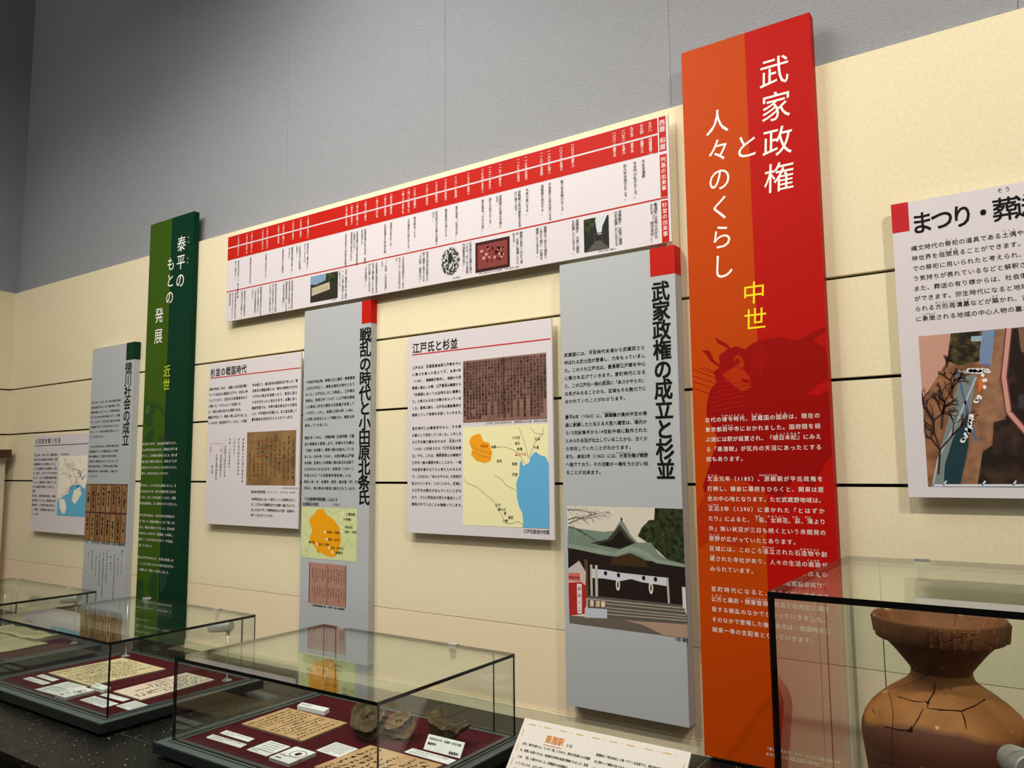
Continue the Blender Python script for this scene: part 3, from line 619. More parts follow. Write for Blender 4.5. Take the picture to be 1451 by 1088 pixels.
for k in range(13):
    xc = x0 + (0.10 + k * 0.068 + (0.03 if k > 5 else 0)) * (x1 - x0)
    Hh = z1 - z0; scrawl(mb, xc, z1 - Hh * .12, z1 - Hh * random.uniform(0.35, 0.46), 0.007, col(40, 28, 24), y - .0002, thick=0.3); scrawl(mb, xc, z1 - Hh * .58, z1 - Hh * random.uniform(0.75, 0.88), 0.007, col(40, 28, 24), y - .0002, thick=0.3)
mb.build('record_book_photograph', b2)
mb = MB(); a, b = PX(*zm(582, 572), y), PX(*zm(755, 590), y); a.z = b.z = (a.z + b.z) / 2; hline(mb, '『小田原衆所領役帳』写本　江戸時代　国立公文書館所蔵', a, b.x - a.x, 0.009, M_INK, fat=0.04); mb.build('caption_lettering', b2)

b3 = grey_board(-4.625, -4.175, 'grey board with dark green corner tab and photograph of inscribed wooden tallies', -0.034, PX(179.4, 495, -0.034).x, 2.213, M_DGREEN)
YK = -0.034; y = YK - T_; zk = zoom(0, 470, 3.297)
vchars(b3, '徳川社会の成立', zk(603, 170), zk(583, 505), y, M_INK, fat=0.035, sx=1.0)
mb = MB()
para(mb, ['天正18年（1590）7月、徳川家康が関東', 'の地に転封されると、早くも徳川家臣、村々に', '検地を実施したりしていて、江戸時代の初めは', '今までの中世の支配が解体されていく状態', 'です。その中で、中世以来の土豪たちは百姓', 'の指導者や名主となり村を治めるようになっ', 'たが、こういう進行は農村が安定したとい', 'うことがわかります。', '',
          'このような中世の中から、近世村に関わる有力', '旗本領国ができ、江戸幕府の成立した支配は', '徳川が直轄地として支配を行う宮村を見渡し、', '井草村や上荻窪村を与えていましたが、江戸', '旗本の支配が続き、江戸時代の直村が新田', '開発の面で村の、支配の特徴として編入され', 'ていきました。'],
     zk(428, 331), zk(565, 321), zk(410, 675), y, M_INK, 19.6, 0.88, fat=0.01)
mb.build('body_lettering', b3)
mb = MB(); q = P(zk, [(405, 710), (597, 712), (585, 990), (393, 975)], y); x0, x1 = (q[0].x + q[3].x) / 2, (q[1].x + q[2].x) / 2; z1, z0 = (q[0].z + q[1].z) / 2, (q[2].z + q[3].z) / 2
mb.poly([(x0, y, z0), (x1, y, z0), (x1, y, z1), (x0, y, z1)], col(70, 44, 28))
random.seed(12)
for r_ in range(2):
    for k in range(8):
        xa = x0 + (k + 0.06) * (x1 - x0) / 8; xb = x0 + (k + 0.92) * (x1 - x0) / 8
        za_, zb_ = (z1 - 0.004, (z0 + z1) / 2 + 0.004) if r_ == 0 else ((z0 + z1) / 2 - 0.004, z0 + 0.003)
        m_ = mat('printed_wood_%d' % ((k * 3 + r_) % 4), [(164, 132, 86), (150, 114, 72), (154, 116, 84), (134, 98, 64)][(k * 3 + r_) % 4], 0.6, 0.1, noise=(20, (130, 92, 60), 0.4, 0.8, (14, 1, 1)))
        mb.poly([(xa, y - .0001, zb_), (xb, y - .0001, zb_), (xb, y - .0001, za_ - random.uniform(0, .006)), (xa, y - .0001, za_)], m_)
        scrawl(mb, (xa + xb) / 2, za_ - random.uniform(0.01, 0.05), zb_ + random.uniform(0.02, 0.06), 0.022, M_INK, y - .0002, thick=0.4)
mb.build('wooden_tally_photograph', b3)
mb = MB(); zk2 = zoom(120, 640, 4.185)
a, b = PX(*zk2(5, 536), y), PX(*zk2(238, 552), y); hline(mb, '木札　　天正18年正月　後北条氏関係　区立郷土博物館所蔵', Vector((a.x, y, (a.z + b.z) / 2)), b.x - a.x, 0.013, M_INK, fat=0.05)
TX = ['慶長十一年九月改', '一、高八拾石村中', '今川氏真知行所天沼村名主伊兵衛', '覚　御料所', '下井草村井草村上荻窪村', '右之通相違無御座候以上年貢割付之事', '内三拾俵御蔵入中之村々', '寅年五月廿日改', '名主年寄百姓中', '以上']
for k, t_ in enumerate(TX):
    p = PX(*zk2(222 - k * 22, 580 + (k % 4) * 12), y); vtext(mb, t_, p.x, p.z, y, M_INK, 0.0135, 0.0165)
mb.build('transcript_lettering', b3)

e3 = white_panel(-5.305, -4.640, 1.228, 1.819, 'white panel with small blue bay map at the far left beside green-tabbed board')
y = YW - T_
mb = MB(); a, b = PX(*zk(163, 513), y), PX(*zk(284, 511), y); hline(mb, '小田原合戦と杉並', a, b.x - a.x, 0.034, M_INK, fat=0.02); mb.build('title_lettering', e3)
rule(e3, zk(162, 533), zk(412, 523), y, 0.0045, col(40, 48, 110))
mb = MB()
para(mb, ['天正18年（1590）3月、豊臣秀吉は', '後北条氏の本拠地小田原城へ出陣', '全国規模の大名を動員しました。', '上・中山道諸大名の北国軍は、松井', '田、鉢形、八王子とそれぞれ攻め', 'ました。このうち武蔵の諸城は落城', 'ました。以後豊臣方へ降伏していた', 'だけの城攻めが続いたと伝える。', '浅野', '区内の、長福寺殿の制札・禁制', '状を保存しています。豊臣軍の小田', '原出陣に、その際に配布を受けた', 'して禁制、乱暴狼藉の禁止を示', 'しています。'],
     zk(160, 578), zk(270, 573), zk(145, 850), y, M_INK, 15.5, 0.88)
hline(mb, '小田原合戦の図', PX(*zk(283, 573), y), 0.1, 0.013, M_INK)
mb.build('body_lettering', e3)
mb = MB(); q = P(zk, [(276, 583), (410, 577), (400, 865), (268, 858)], y); x0, x1 = (q[0].x + q[3].x) / 2, (q[1].x + q[2].x) / 2; z1, z0 = (q[0].z + q[1].z) / 2, (q[2].z + q[3].z) / 2
x1 = min(x1, -4.63)
mb.poly([(x0, y, z0), (x1, y, z0), (x1, y, z1), (x0, y, z1)], col(240, 232, 214))
def inr(ps): return [Vector((min(max(p.x, x0), x1), p.y, min(max(p.z, z0), z1))) for p in ps]
mb.poly(inr(P(zk, [(250, 775), (275, 783), (300, 765), (318, 755), (330, 722), (345, 715), (372, 712), (395, 735), (420, 700), (420, 900), (250, 900)], y - .0002)), col(96, 176, 214))
mb.poly(inr(P(zk, [(275, 783), (300, 780), (310, 815), (303, 848), (290, 850), (278, 820)], y - .0003)), col(240, 232, 214))
mb.poly(inr(P(zk, [(335, 790), (345, 740), (375, 725), (380, 760), (350, 805)], y - .0003)), col(240, 232, 214))
for pts in [[(300, 590), (320, 650), (335, 700), (320, 755)], [(310, 625), (340, 640), (375, 650)], [(280, 770), (320, 740), (360, 690), (395, 640)], [(335, 600), (345, 660), (360, 700)]]:
    pline(mb, inr(P(zk, pts, y - .0003)), 0.003, col(196, 70, 60) if pts[0][0] < 305 else col(150, 120, 90))
pline(mb, inr(P(zk, [(372, 655), (385, 690), (398, 670)], y - .0004)), 0.006, col(40, 80, 170))
random.seed(2)
for k in range(26):
    hline(mb, random.choice(['八王子城', '江戸城', '鉢形城', '岩付城', '川越', '韮山城', '小机']), inr(P(zk, [(random.uniform(280, 370), random.uniform(592, 745))], y - .0005))[0], 0.036, 0.009, M_INK)
mb.build('campaign_map', e3)

# --- chronology panel
KT = 2.362 / 2.37; X0, X1, Z0, Z1 = -3.365 * KT, -0.989 * KT, 1.6 + .731 * KT, 1.6 + 1.166 * KT
tl = board('chronology_panel', X0, X1, Z0, Z1, -0.038, -0.031, 'very long white chronology panel with red date bands under the grey wall', 'display board', M_WHITE)
YT = -0.038; y = YT - T_; M_BAND = mat('red_band_ink', (184, 30, 18), 0.5, 0.1)
H = Z1 - Z0
xl = PX(1220 / 3.886 + 620, 200, y).x; xe = PX(1213 / 3.886 + 620, 200, y).x
mb = MB()
mb.poly([(X0 + .001, y, Z1 - .128 * H), (xe, y, Z1 - .128 * H), (xe, y, Z1 - .002), (X0 + .001, y, Z1 - .002)], M_BAND)
mb.poly([(X0 + .001, y, Z1 - .282 * H), (xe, y, Z1 - .282 * H), (xe, y, Z1 - .143 * H), (X0 + .001, y, Z1 - .143 * H)], M_BAND)
for a_, b_ in ((0.0, .282), (.302, .642), (.668, .998)):
    mb.poly([(xl, y, Z1 - b_ * H), (X1 - .008, y, Z1 - b_ * H), (X1 - .008, y, Z1 - a_ * H - .002), (xl, y, Z1 - a_ * H - .002)], M_BAND)
seg(mb, (X0 + .001, y, Z1 - .652 * H), (X1 - .008, y, Z1 - .652 * H), 0.005, M_BAND)
mb.build('red_date_bands', tl)
yt = y - .0004; mb = MB(); xm = (xl + X1 - .008) / 2
vtext(mb, '西暦', xm, Z1 - .012, yt, M_WTXT, 0.021); vtext(mb, '和暦', xm, Z1 - .17 * H, yt, M_WTXT, 0.021)
vtext(mb, '列島の出来事', xm, Z1 - .325 * H, yt, M_WTXT, 0.0185); vtext(mb, '杉並の出来事', xm, Z1 - .685 * H, yt, M_WTXT, 0.0185)
dates = [(923, '七六八', '神護景雲二'), (911, '七九四', '延暦十三'), (897, '九三五', '承平五'), (885, '一〇五一', '永承六'), (872, '一〇六二', '康平五'), (812.5, '一〇六三', '康平六'), (796, '一〇八三', '永保三'),
         (779, '一一六七', '仁安二'), (768, '一一八〇', '治承四'), (746, '一一八五', '文治元'), (735, '一一八九', '文治五'), (709, '一一九二', '建久三'), (694.6, '一二二一', '承久三'), (684, '一二七四', '文永十一'),
         (664, '一二七九', '弘安二'), (646, '一二八一', '弘安四'), (631.6, '一三三三', '元弘三'), (618.5, '一三三八', '暦応元'), (605, '一三六二', '貞治元'), (587.6, '一三九二', '明徳三'), (579, '一四一六', '応永二三'),
         (571, '一四二〇', '応永二七'), (554, '一四五五', '康正元'), (545.6, '一四五七', '長禄元'), (534, '一四六七', '応仁元'), (517.6, '一四七七', '文明九'), (506, '一四八六', '文明一八'), (498, '一四九三', '明応二'),
         (490.6, '一五二四', '大永四'), (436, '一五四三', '天文一二'), (425.6, '一五五九', '永禄二'), (414.7, '一五六〇', '永禄三'), (401, '一五六九', '永禄一二'), (394, '一五七三', '天正元'), (378, '一五八二', '天正一〇'),
         (371.5, '一五八五', '天正一三'), (356, '一五八八', '天正一六'), (349, '一五八九', '天正一七'), (337, '一五九〇', '天正一八')]
def tx(px): return PX(px, 380 - (px - 320) * 0.22, y).x
for px, a_, b_ in dates:
    x_ = tx(px); vtext(mb, a_, x_, Z1 - .008, yt, M_WTXT, 0.0128, 0.0118); vtext(mb, b_, x_, Z1 - .15 * H, yt, M_WTXT, 0.0128, 0.0113)
mb.build('date_lettering', tl)
up = [(912, '平安京遷都'), (900, '平将門の乱がおこる。'), (886, '前九年合戦がおこる。'), (796.5, '後三年合戦がおこる。'), (779, '平清盛が太政大臣になる。'), (768.5, '源頼朝が挙兵する。'), (747, '平家が滅亡する。'), (736, '源頼朝が奥州藤原氏を征'), (731, '討に乗り出す。'),
      (709, '源頼朝が征夷大将軍に'), (704.5, 'なる。'), (694.6, '承久の乱がおこる。'), (684, '蒙古襲来（文永の役）。'), (647, '蒙古襲来（弘安の役）。'), (632, '鎌倉幕府が滅亡する。'), (618.5, '足利尊氏が征夷大将軍に'), (614, 'なる。'), (587.6, '南北朝合一する。'), (579, '上杉禅秀の乱がおこる。'),
      (554, '享徳の乱がおこる。'), (545.6, '太田道灌が江戸城を築'), (517.5, '長尾景春の乱が平定、豊島'), (513, '氏没落する。'), (506, '太田道灌が主君の扇谷定正'), (502, 'に暗殺される。'), (498, '伊勢宗瑞が伊豆に乱入'), (490, '北条氏綱が江戸城を攻略す'), (436, '鉄砲伝来（種子島へ）'), (432, 'ポルトガル人が'), (425, '上杉謙信が小田原城'), (421, 'を囲む。'),
      (414, '桶狭間合戦が起こる。'), (410, '今川氏が'), (401, '武田信玄が小田原攻'), (377, '本能寺の変がおこる。'), (355, '豊臣秀吉が刀狩令を出'), (338, '後北条氏が滅亡し、徳川家康が関'), (334, '東へ入国する。')]
mb = MB()
for px, t_ in up: vtext(mb, t_, tx(px), Z1 - .305 * H - 0.002, yt, M_INK, 0.0135, 0.0128)
mb.build('national_event_lettering', tl)
low = [(927.5, '乗潴駅に伝馬十疋がお'), (922, 'かれる（『続日本紀』）。'), (877, '源頼義が、荻窪八幡神'), (871.5, '社を創建したと伝える。'), (817, '源頼義が、大宮八幡宮'), (811.5, 'を創建したと伝える。'), (772, '頼朝が下総から鎌倉へ'), (766, 'と向かう間に、区域を'), (760.5, '通過したと伝える。'),
       (738, '頼朝が奥州へ向かう途'), (732.7, '中、井草に宿陣したと'), (727.6, '伝える。'), (666.5, '区内最古の板碑が造立'), (661.7, 'される（松ノ木の寺院'), (657, '門跡観泉寺銘文）。'), (605.5, '貞治元年銘の板碑が大'), (600.5, '宮八幡宮に造立される'), (595.5, '（下総守、源長太刀）'), (571.5, '江戸氏庶流書立に「あさ'), (566.5, 'かやとの」の名が記され'), (562, 'る。'),
       (547, '（この頃、江戸氏没落）'), (542, 'える。'), (534, '太田道灌が豊島氏を攻め、阿'), (529, '佐谷に陣を敷いたと伝え、桃'), (524, '井に祈願したと伝える'), (519, '（応仁武鑑伝）。'), (491, '大宮八幡宮が戦火で焼失'), (486.5, 'し、その後に再興された'), (482, 'と伝えている。'), (415, '区内所領が後北条氏の家'), (411, '臣の所領となる事が『小'), (407, '田原衆所領役帳』にみえる'), (403, '（後北条氏が関東）。'),
       (392, '後北条氏が阿佐谷小代官'), (388, '宛に印判状を発行したこと'), (384, 'が永禄十二年文書にある。'), (371, '豊臣軍の禁制が出され村々'), (367, 'に掲げられ保護された'), (363, '（北条氏所領安堵状写）'), (359, 'にみえる。'), (348, '豊臣秀吉の小田原攻めで'), (344, '区域の村々も参陣した。'), (335, '徳川家康の家臣に区内の'), (331, '村々が与えられていた。'), (327, '検地の実施。')]
mb = MB()
for px, t_ in low: vtext(mb, t_, tx(px), Z1 - .675 * H, yt, M_INK, 0.0135, 0.0122)
mb.build('local_event_lettering', tl)
def rectphoto(z_, qs):
    q = P(z_, qs, y); x0, x1 = (q[0].x + q[3].x) / 2, (q[1].x + q[2].x) / 2; z1, z0 = (q[0].z + q[1].z) / 2, (q[2].z + q[3].z) / 2
    def pt(u, v, k=1): return Vector((x0 + u * (x1 - x0), yt - k * .00008, z1 + v * (z0 - z1)))
    return pt
z5 = zoom(620, 150, 3.886); z6 = zoom(300, 150, 3.4)
pt = rectphoto(z5, [(805, 627), (940, 600), (947, 782), (808, 808)]); mb = MB()
mb.poly([pt(0, 0), pt(1, 0), pt(1, 1), pt(0, 1)], col(34, 34, 32)); mb.poly([pt(.45, 0, 2), pt(.95, 0, 2), pt(.75, .3, 2), pt(.7, .55, 2), pt(.55, .52, 2), pt(.5, .3, 2)], col(200, 206, 210))
mb.poly([pt(.1, 1, 2), pt(.45, .72, 2), pt(.65, .72, 2), pt(1, .98, 2), pt(1, 1, 2)], col(84, 80, 76)); mb.poly([pt(0, 0, 3), pt(.5, 0, 3), pt(.42, .25, 3), pt(.2, .5, 3), pt(0, .6, 3)], M_TREE)
for a_, b_ in (((.38, .56), (.78, .55)), ((.36, .5), (.8, .49)), ((.44, .5), (.43, .8)), ((.73, .5), (.74, .8))): seg(mb, pt(*a_, 4), pt(*b_, 4), 0.004, col(70, 60, 54))
mb.build('torii_avenue_photograph', tl)
pt = rectphoto(z5, [(207, 755), (395, 718), (400, 887), (210, 918)]); mb = MB()
mb.poly([pt(0, 0), pt(1, 0), pt(1, 1), pt(0, 1)], col(54, 22, 22)); mb.poly([pt(.07, .1, 2), pt(.93, .1, 2), pt(.93, .9, 2), pt(.07, .9, 2)], col(128, 58, 52))
random.seed(6)
for k in range(34): disc(mb, pt(random.uniform(.15, .85), random.uniform(.2, .8), 3), random.uniform(.003, .008), random.uniform(.003, .008), random.choice([col(96, 34, 32), col(206, 140, 128), col(80, 28, 28)]), 7)
mb.build('carved_relief_photograph', tl)
pt = rectphoto(z5, [(20, 785), (122, 770), (122, 925), (20, 940)]); mb = MB()
mb.poly([pt(.5 + .5 * math.cos(a) * (1 if abs(math.cos(a)) > .3 else 1), .5 + .5 * math.sin(a)) for a in [k * math.pi / 14 for k in range(28)]], mat('rubbing_print', (200, 198, 196), 0.6, 0.1, noise=(120, (24, 24, 24), 0.42, 0.56, (1, 1, 1))))
for k in range(16):
    a = k * math.pi / 8; disc(mb, pt(.5 + .40 * math.cos(a), .5 + .42 * math.sin(a), 2), .004, .005, col(60, 60, 60), 8)
disc(mb, pt(.5, .4, 2), .012, .022, col(40, 40, 40)); mb.build('roof_tile_rubbing', tl)
pt = rectphoto(z6, [(475, 820), (607, 800), (608, 930), (477, 943)]); mb = MB()
mb.poly([pt(0, 0), pt(1, 0), pt(1, 1), pt(0, 1)], col(46, 42, 36)); mb.poly([pt(0, 0, 2), pt(.6, 0, 2), pt(.55, .25, 2), pt(.2, .35, 2), pt(0, .3, 2)], col(120, 150, 180)); mb.poly([pt(.05, .45, 2), pt(.7, .35, 2), pt(.72, .62, 2), pt(.05, .75, 2)], col(190, 180, 150))
mb.poly([pt(.55, 0, 3), pt(1, 0, 3), pt(1, .4, 3), pt(.7, .35, 3)], M_TREE)
for k in range(9): seg(mb, pt(.08 + k * .07, .42, 4), pt(.08 + k * .07, .7, 4), 0.002, col(90, 80, 60))
mb.build('temple_ground_photograph', tl)
mb = MB()
for z_, x_, v_, t_, w_ in [(z5, 885, 802, '写真/大宮八幡宮', .062), (z5, 225, 925, '写真/板碑に彫られた源頼朝　写真/鶴岡八幡宮', .19), (z5, 85, 948, '軒丸瓦拓本', .034), (z6, 578, 937, '写真/寺', .028)]:
    p = PX(*z_(x_, v_), yt); hline(mb, t_, p, w_, 0.0075, M_INK)
mb.build('caption_lettering', tl)

# --- big panel at the right edge
YM = -0.038; y = YM - T_; zm2 = zoom(1240, 240, 2.176)
m1 = board('text_panel', -0.331, 0.30, 1.508, 2.318, YM, YM + 0.012, 'large white panel with red tab and excavation photograph above the pottery case', 'display board', M_WHITE)
mb = MB(); mb.box(-0.3312, PX(1287.5, 305, YM).x, YM - .0008, YM + .0122, 2.237, 2.3188, mat('crimson_tab', (190, 20, 30), 0.5, 0.25)); mb.build('corner_tab', m1)
mb = MB()
p = PX(*zm2(143, 165), y); q = PX(*zm2(400, 122), y); st = (q.x - p.x) / 4.02; zc_ = (p.z + q.z) / 2
for k, ch in enumerate('まつり・葬送の世界'): put(mb, ch, Vector((p.x + k * st, y, zc_)), 0.058, 0.066, M_INK, fat=0.03)
for k, ch in enumerate('そう'): put(mb, ch, Vector((p.x + 3.85 * st + k * .017, y, zc_ + .052)), .014, .014, M_INK)
mb.build('title_lettering', m1)
mb = MB()
a, b = PX(*zm2(110, 245), y), PX(*zm2(459, 190), y); c = PX(*zm2(125, 462), y); cw = (b.x - a.x) / 16.0; lp = (a.z - c.z) / 7
ML = ['縄文時代の祭祀の道具である土偶や石棒などから、当時の人々の', '神世界を垣間見ることができます。これらの道具は、集落の中', 'での祭祀に用いられたと考えられ、集団の結束をうながすという', 'う気持ちが表れているなどと解釈されています。道具の出土は', 'また、葬送の有り様からは、社会環境の変化をうかがい知ること', 'ができます。弥生時代になると地域集団の有力者の墓と考え', 'られる方形周溝墓などが築かれ、古墳時代には前方後円墳など', 'に象徴される地域の中心人物の墓が造られるようになります。']
for i, ln in enumerate(ML):
    ln = ln[:31]; hline(mb, ln, Vector((a.x, y, a.z - i * lp)), cw * len(ln), cw * 0.95, M_INK, fat=0.012)
for row, at, sp, tx_ in [(0, 5, 2, 'さいし'), (0, 13, 2, 'どぐう'), (1, 4, 3, 'かいまみ'), (6, 3, 5, 'ほうけいしゅうこうぼ'), (6, 11, 1, 'きず'), (7, 1, 2, 'しょうちょう')]:
    for k, ch in enumerate(tx_): put(mb, ch, Vector((a.x + (at + (k + .5) * sp / len(tx_)) * cw, y, a.z - row * lp + cw * .68)), cw * .36, cw * .36, M_INK)
mb.build('body_lettering', m1)
mb = MB(); xr = 0.25; yy = YM - 0.0004
q = P(zm2, [(132, 515), (165, 978)], yy); x0 = (q[0].x + q[1].x) / 2; z1, z0 = q[0].z, q[1].z
M_SOIL = mat('printed_soil', (156, 108, 76), 0.6, 0.1, noise=(30, (112, 76, 54), 0.35, 0.7, (1, 1, 1)))
M_PIT = mat('printed_pit', (40, 30, 27), 0.6, 0.1, noise=(22, (78, 58, 46), 0.45, 0.75, (1, 1, 1)))
def inr(ps): return [Vector((min(max(p.x, x0), xr), p.y, min(max(p.z, z0), z1))) for p in ps]
mb.poly([(x0, yy, z0), (xr, yy, z0), (xr, yy, z1), (x0, yy, z1)], M_SOIL)
LL = [([(120, 500), (232, 490), (222, 590), (150, 705), (140, 680)], col(196, 148, 130)),
      ([(232, 490), (335, 480), (325, 590), (255, 605), (222, 588)], mat('printed_shrubs', (40, 36, 28), 0.6, 0.1, noise=(60, (96, 84, 56), 0.45, 0.7, (1, 1, 1)))),
      ([(296, 515), (335, 512), (333, 530), (296, 530)], col(150, 176, 190)),
      ([(333, 480), (372, 480), (356, 612), (325, 600), (322, 560)], col(88, 112, 150)),
      ([(372, 480), (410, 478), (392, 600), (380, 650), (405, 735), (395, 770), (362, 775), (358, 850), (330, 860), (318, 990), (262, 990), (296, 850), (318, 745), (345, 640)], mat('printed_concrete', (164, 122, 92), 0.6, 0.1, noise=(30, (124, 88, 66), 0.35, 0.7, (1, 1, 1)))),
      ([(406, 470), (1500, 440), (1500, 1000), (316, 1000), (332, 870), (362, 850), (366, 780), (402, 770), (410, 735), (388, 650)], M_PIT),
      ([(440, 480), (1500, 440), (1500, 560), (520, 600), (450, 560)], col(124, 92, 74)),
      ([(600, 640), (1500, 600), (1500, 800), (700, 860)], col(112, 84, 66)),
      ([(262, 640), (312, 632), (296, 740), (215, 990), (176, 975), (196, 880)], col(122, 132, 128)),
      ([(215, 910), (240, 830), (290, 740), (288, 850), (262, 990), (212, 990)], col(30, 58, 66)),
      ([(442, 695), (480, 690), (480, 740), (442, 735)], col(60, 56, 60))]
for k, (pts, m_) in enumerate(LL): mb.poly(inr(P(zm2, pts, yy - (k + 1) * .00004)), m_)
yq = yy - .0006
pline(mb, inr(P(zm2, [(412, 478), (397, 640), (412, 748), (470, 815), (560, 880)], yq)), 0.016, col(104, 62, 54))
pline(mb, inr(P(zm2, [(412, 478), (397, 640), (412, 748), (470, 815), (560, 880)], yq - .0001)), 0.010, col(206, 146, 134))
pline(mb, inr(P(zm2, [(256, 622), (270, 690), (312, 838)], yq)), 0.006, col(84, 104, 140)); pline(mb, inr(P(zm2, [(256, 622), (325, 628)], yq)), 0.005, col(200, 204, 214))
pline(mb, inr(P(zm2, [(312, 640), (260, 760), (195, 890), (178, 975)], yq)), 0.004, col(170, 184, 196)); pline(mb, inr(P(zm2, [(175, 974), (560, 974)], yq)), 0.006, col(206, 214, 224))
for x_ in (210, 330, 425): pline(mb, inr(P(zm2, [(x_, 974), (x_ + 10, 960)], yq)), 0.004, col(206, 214, 224))
for k in range(10): seg(mb, *inr(P(zm2, [(330 + k * 4, 495), (322 + k * 4, 600)], yq)), 0.0012, col(150, 176, 206))
random.seed(15)
for k in range(46):
    t_ = random.random(); x_ = (345 - 60 * t_) + random.uniform(-8, 8); z_ = 615 + 225 * t_
    if 0.45 < t_ < 0.6: continue
    disc(mb, inr(P(zm2, [(x_ - 8 if t_ > .5 else x_, z_)], yq - .0002))[0], random.uniform(.003, .007), random.uniform(.003, .006), col(232, 232, 234), 7)
for k in range(10): disc(mb, inr(P(zm2, [(290 + k * 4.4, 618 + (k % 3) * 3)], yq - .0002))[0], .006, .005, col(228, 228, 232), 7)
mb.poly(inr(P(zm2, [(318, 650), (336, 636), (338, 668), (318, 690)], yq)), col(206, 112, 52))
M_BR = col(64, 44, 38)
def twig(p, ang, ln, dep):
    q_ = (p[0] + math.cos(ang) * ln, p[1] - math.sin(ang) * ln)
    if q_[1] > 965 or q_[0] < 140: return
    seg(mb, *inr(P(zm2, [p, q_], yq - .0001)), 0.0010 + .0011 * dep, M_BR)
    if dep > 0:
        for k in range(3): twig(q_, ang + random.uniform(-.9, .9), ln * random.uniform(.55, .85), dep - 1)
for p, l in [((195, 940), 75), ((178, 820), 48), ((235, 705), 30), ((205, 800), 45), ((220, 610), 12)]: twig(p, 1.5, l, 4)
mb.build('excavation_photograph', m1)

# ------------------------------------------------------------------ glass cases
def pane(parent, x0, x1, y0, y1, z0, z1, thin, label=None):
    """a glass plate: polished dark edges, clear faces across its thin axis"""
    mb = MB(); v = [(x, y_, z) for z in (z0, z1) for y_ in (y0, y1) for x in (x0, x1)]
    F = {'z': [(0, 2, 3, 1), (4, 5, 7, 6)], 'y': [(0, 1, 5, 4), (2, 6, 7, 3)], 'x': [(0, 4, 6, 2), (1, 3, 7, 5)]}
    for ax, fs in F.items(): mb.add(v, fs, GLASS if (ax == thin or (label == 'clear' and ax == 'x')) else M_SEAL)
    return mb.build('glass_pane', parent)
M_LEDGE = mat('ledge_highlight_grey', (74, 86, 86), 0.35, 0.5)  # ledge coloured lighter than the base to stand in for its highlight
M_HP = mat('grey_hinge_plate', (128, 126, 116), 0.4, 0.5)
def glass_case(x0, x1, y0, y1, ztop, label, group=None, zrim=0.759, t=0.007, tt=0.0095, hx=None):
    r = empty('display_case', ((x0 + x1) / 2, (y0 + y1) / 2, ZC), label, 'display case', group)
    m = 0.040; mb = MB(); mb.box(x0 - m, x1 + m, y0 - m, y1 + m * .4, ZC + 0.012, zrim - 0.004, M_CASE); mb.build('base', r, bevel=0.004)
    mb = MB(); mb.box(x0 - m + .03, x1 + m - .03, y0 - m + .03, y1 - .01, ZC, ZC + 0.012, M_BLACKM); mb.build('recessed_plinth', r)
    mb = MB()
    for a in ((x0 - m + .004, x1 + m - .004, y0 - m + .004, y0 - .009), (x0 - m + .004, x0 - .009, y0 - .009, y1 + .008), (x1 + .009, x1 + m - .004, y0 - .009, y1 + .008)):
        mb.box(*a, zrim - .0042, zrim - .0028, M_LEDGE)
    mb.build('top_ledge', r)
    mb = MB()
    for a in ((x0 - .008, x1 + .008, y0 - .008, y0 + .022), (x0 - .008, x1 + .008, y1 - .022, y1 + .008), (x0 - .008, x0 + .022, y0 + .022, y1 - .022), (x1 - .022, x1 + .008, y0 + .022, y1 - .022)):
        mb.box(*a, zrim - .0045, zrim, M_RIM)
    mb.build('rim', r)
    mb = MB(); mb.box(x0 + .022, x1 - .022, y0 + .022, y1 - .022, zrim - .004, zrim - .002, M_CLOTH); mb.build('cloth_deck', r)
    zt_ = ztop - tt
    pane(r, x0, x1, y0, y1, zt_, ztop, 'z')
    pane(r, x0, x1, y0, y0 + t, zrim, zt_ - .0003, 'y')
    pane(r, x0, x0 + t, y0 + t + .0005, y1, zrim, zt_ - .0003, 'x'); pane(r, x1 - t, x1, y0 + t + .0005, y1, zrim, zt_ - .0003, 'x')
    xa, xb = x0 + .072, x1 - .080
    pane(r, x0 + t + .0005, xa, y1 - t, y1, zrim, zt_ - .0003, 'y', 'clear'); pane(r, xa + .001, xb - .001, y1 - t, y1, zrim, zt_ - .0003, 'y', 'clear'); pane(r, xb, x1 - t - .0005, y1 - t, y1, zrim, zt_ - .0003, 'y', 'clear')
    for xx in (xa, xb - .001): mb = MB(); mb.box(xx, xx + .001, y1 - t, y1, zrim, zt_ - .0003, M_SEAL); mb.build('pane_joint', r)
    for cx in hx or (x0 + .110, x1 - .243):
        mb = MB(); mb.box(cx - .016, cx + .016, y1 - .018, y1 + .004, ztop - .0115, ztop + .0035, M_CHROME); hg = mb.build('hinge', r, bevel=.001)
        mb = MB(); W_ = .0125; pts = [(cx - W_, ztop - .012)] + [(cx - W_ * math.cos(k * math.pi / 10), ztop - .034 - W_ * math.sin(k * math.pi / 10)) for k in range(11)] + [(cx + W_, ztop - .012)]
        a_ = [Vector((p[0], y1 - t - .004, p[1])) for p in pts]; b_ = [p + YU * .003 for p in a_]; n_ = len(pts)
        mb.poly(a_, M_HP); mb.poly(b_, M_HP); mb.add(a_ + b_, [(i, (i + 1) % n_, n_ + (i + 1) % n_, n_ + i) for i in range(n_)], M_HP); mb.build('hinge_plate', hg)
    return r
YD0, YD1 = -0.905, -0.290
caseA = glass_case(-2.335, -1.452, YD0, YD1, 1.010, 'glass table case with roof tile fragments and letters standing in front of the map board')
caseB = glass_case(-3.610, -2.722, YD0, -0.303, 1.010, 'glass table case with two long manuscripts in front of the green banner')
caseC = glass_case(-4.820, -3.925, YD0, -0.320, 1.010, 'glass table case with curled manuscripts at the far left end of the counter')
caseV = glass_case(-0.434, 0.62, -0.980, -0.335, 1.376, 'tall glass case holding the large pottery jar under the excavation panel', t=.009, tt=.011, hx=(-0.268, 0.42))

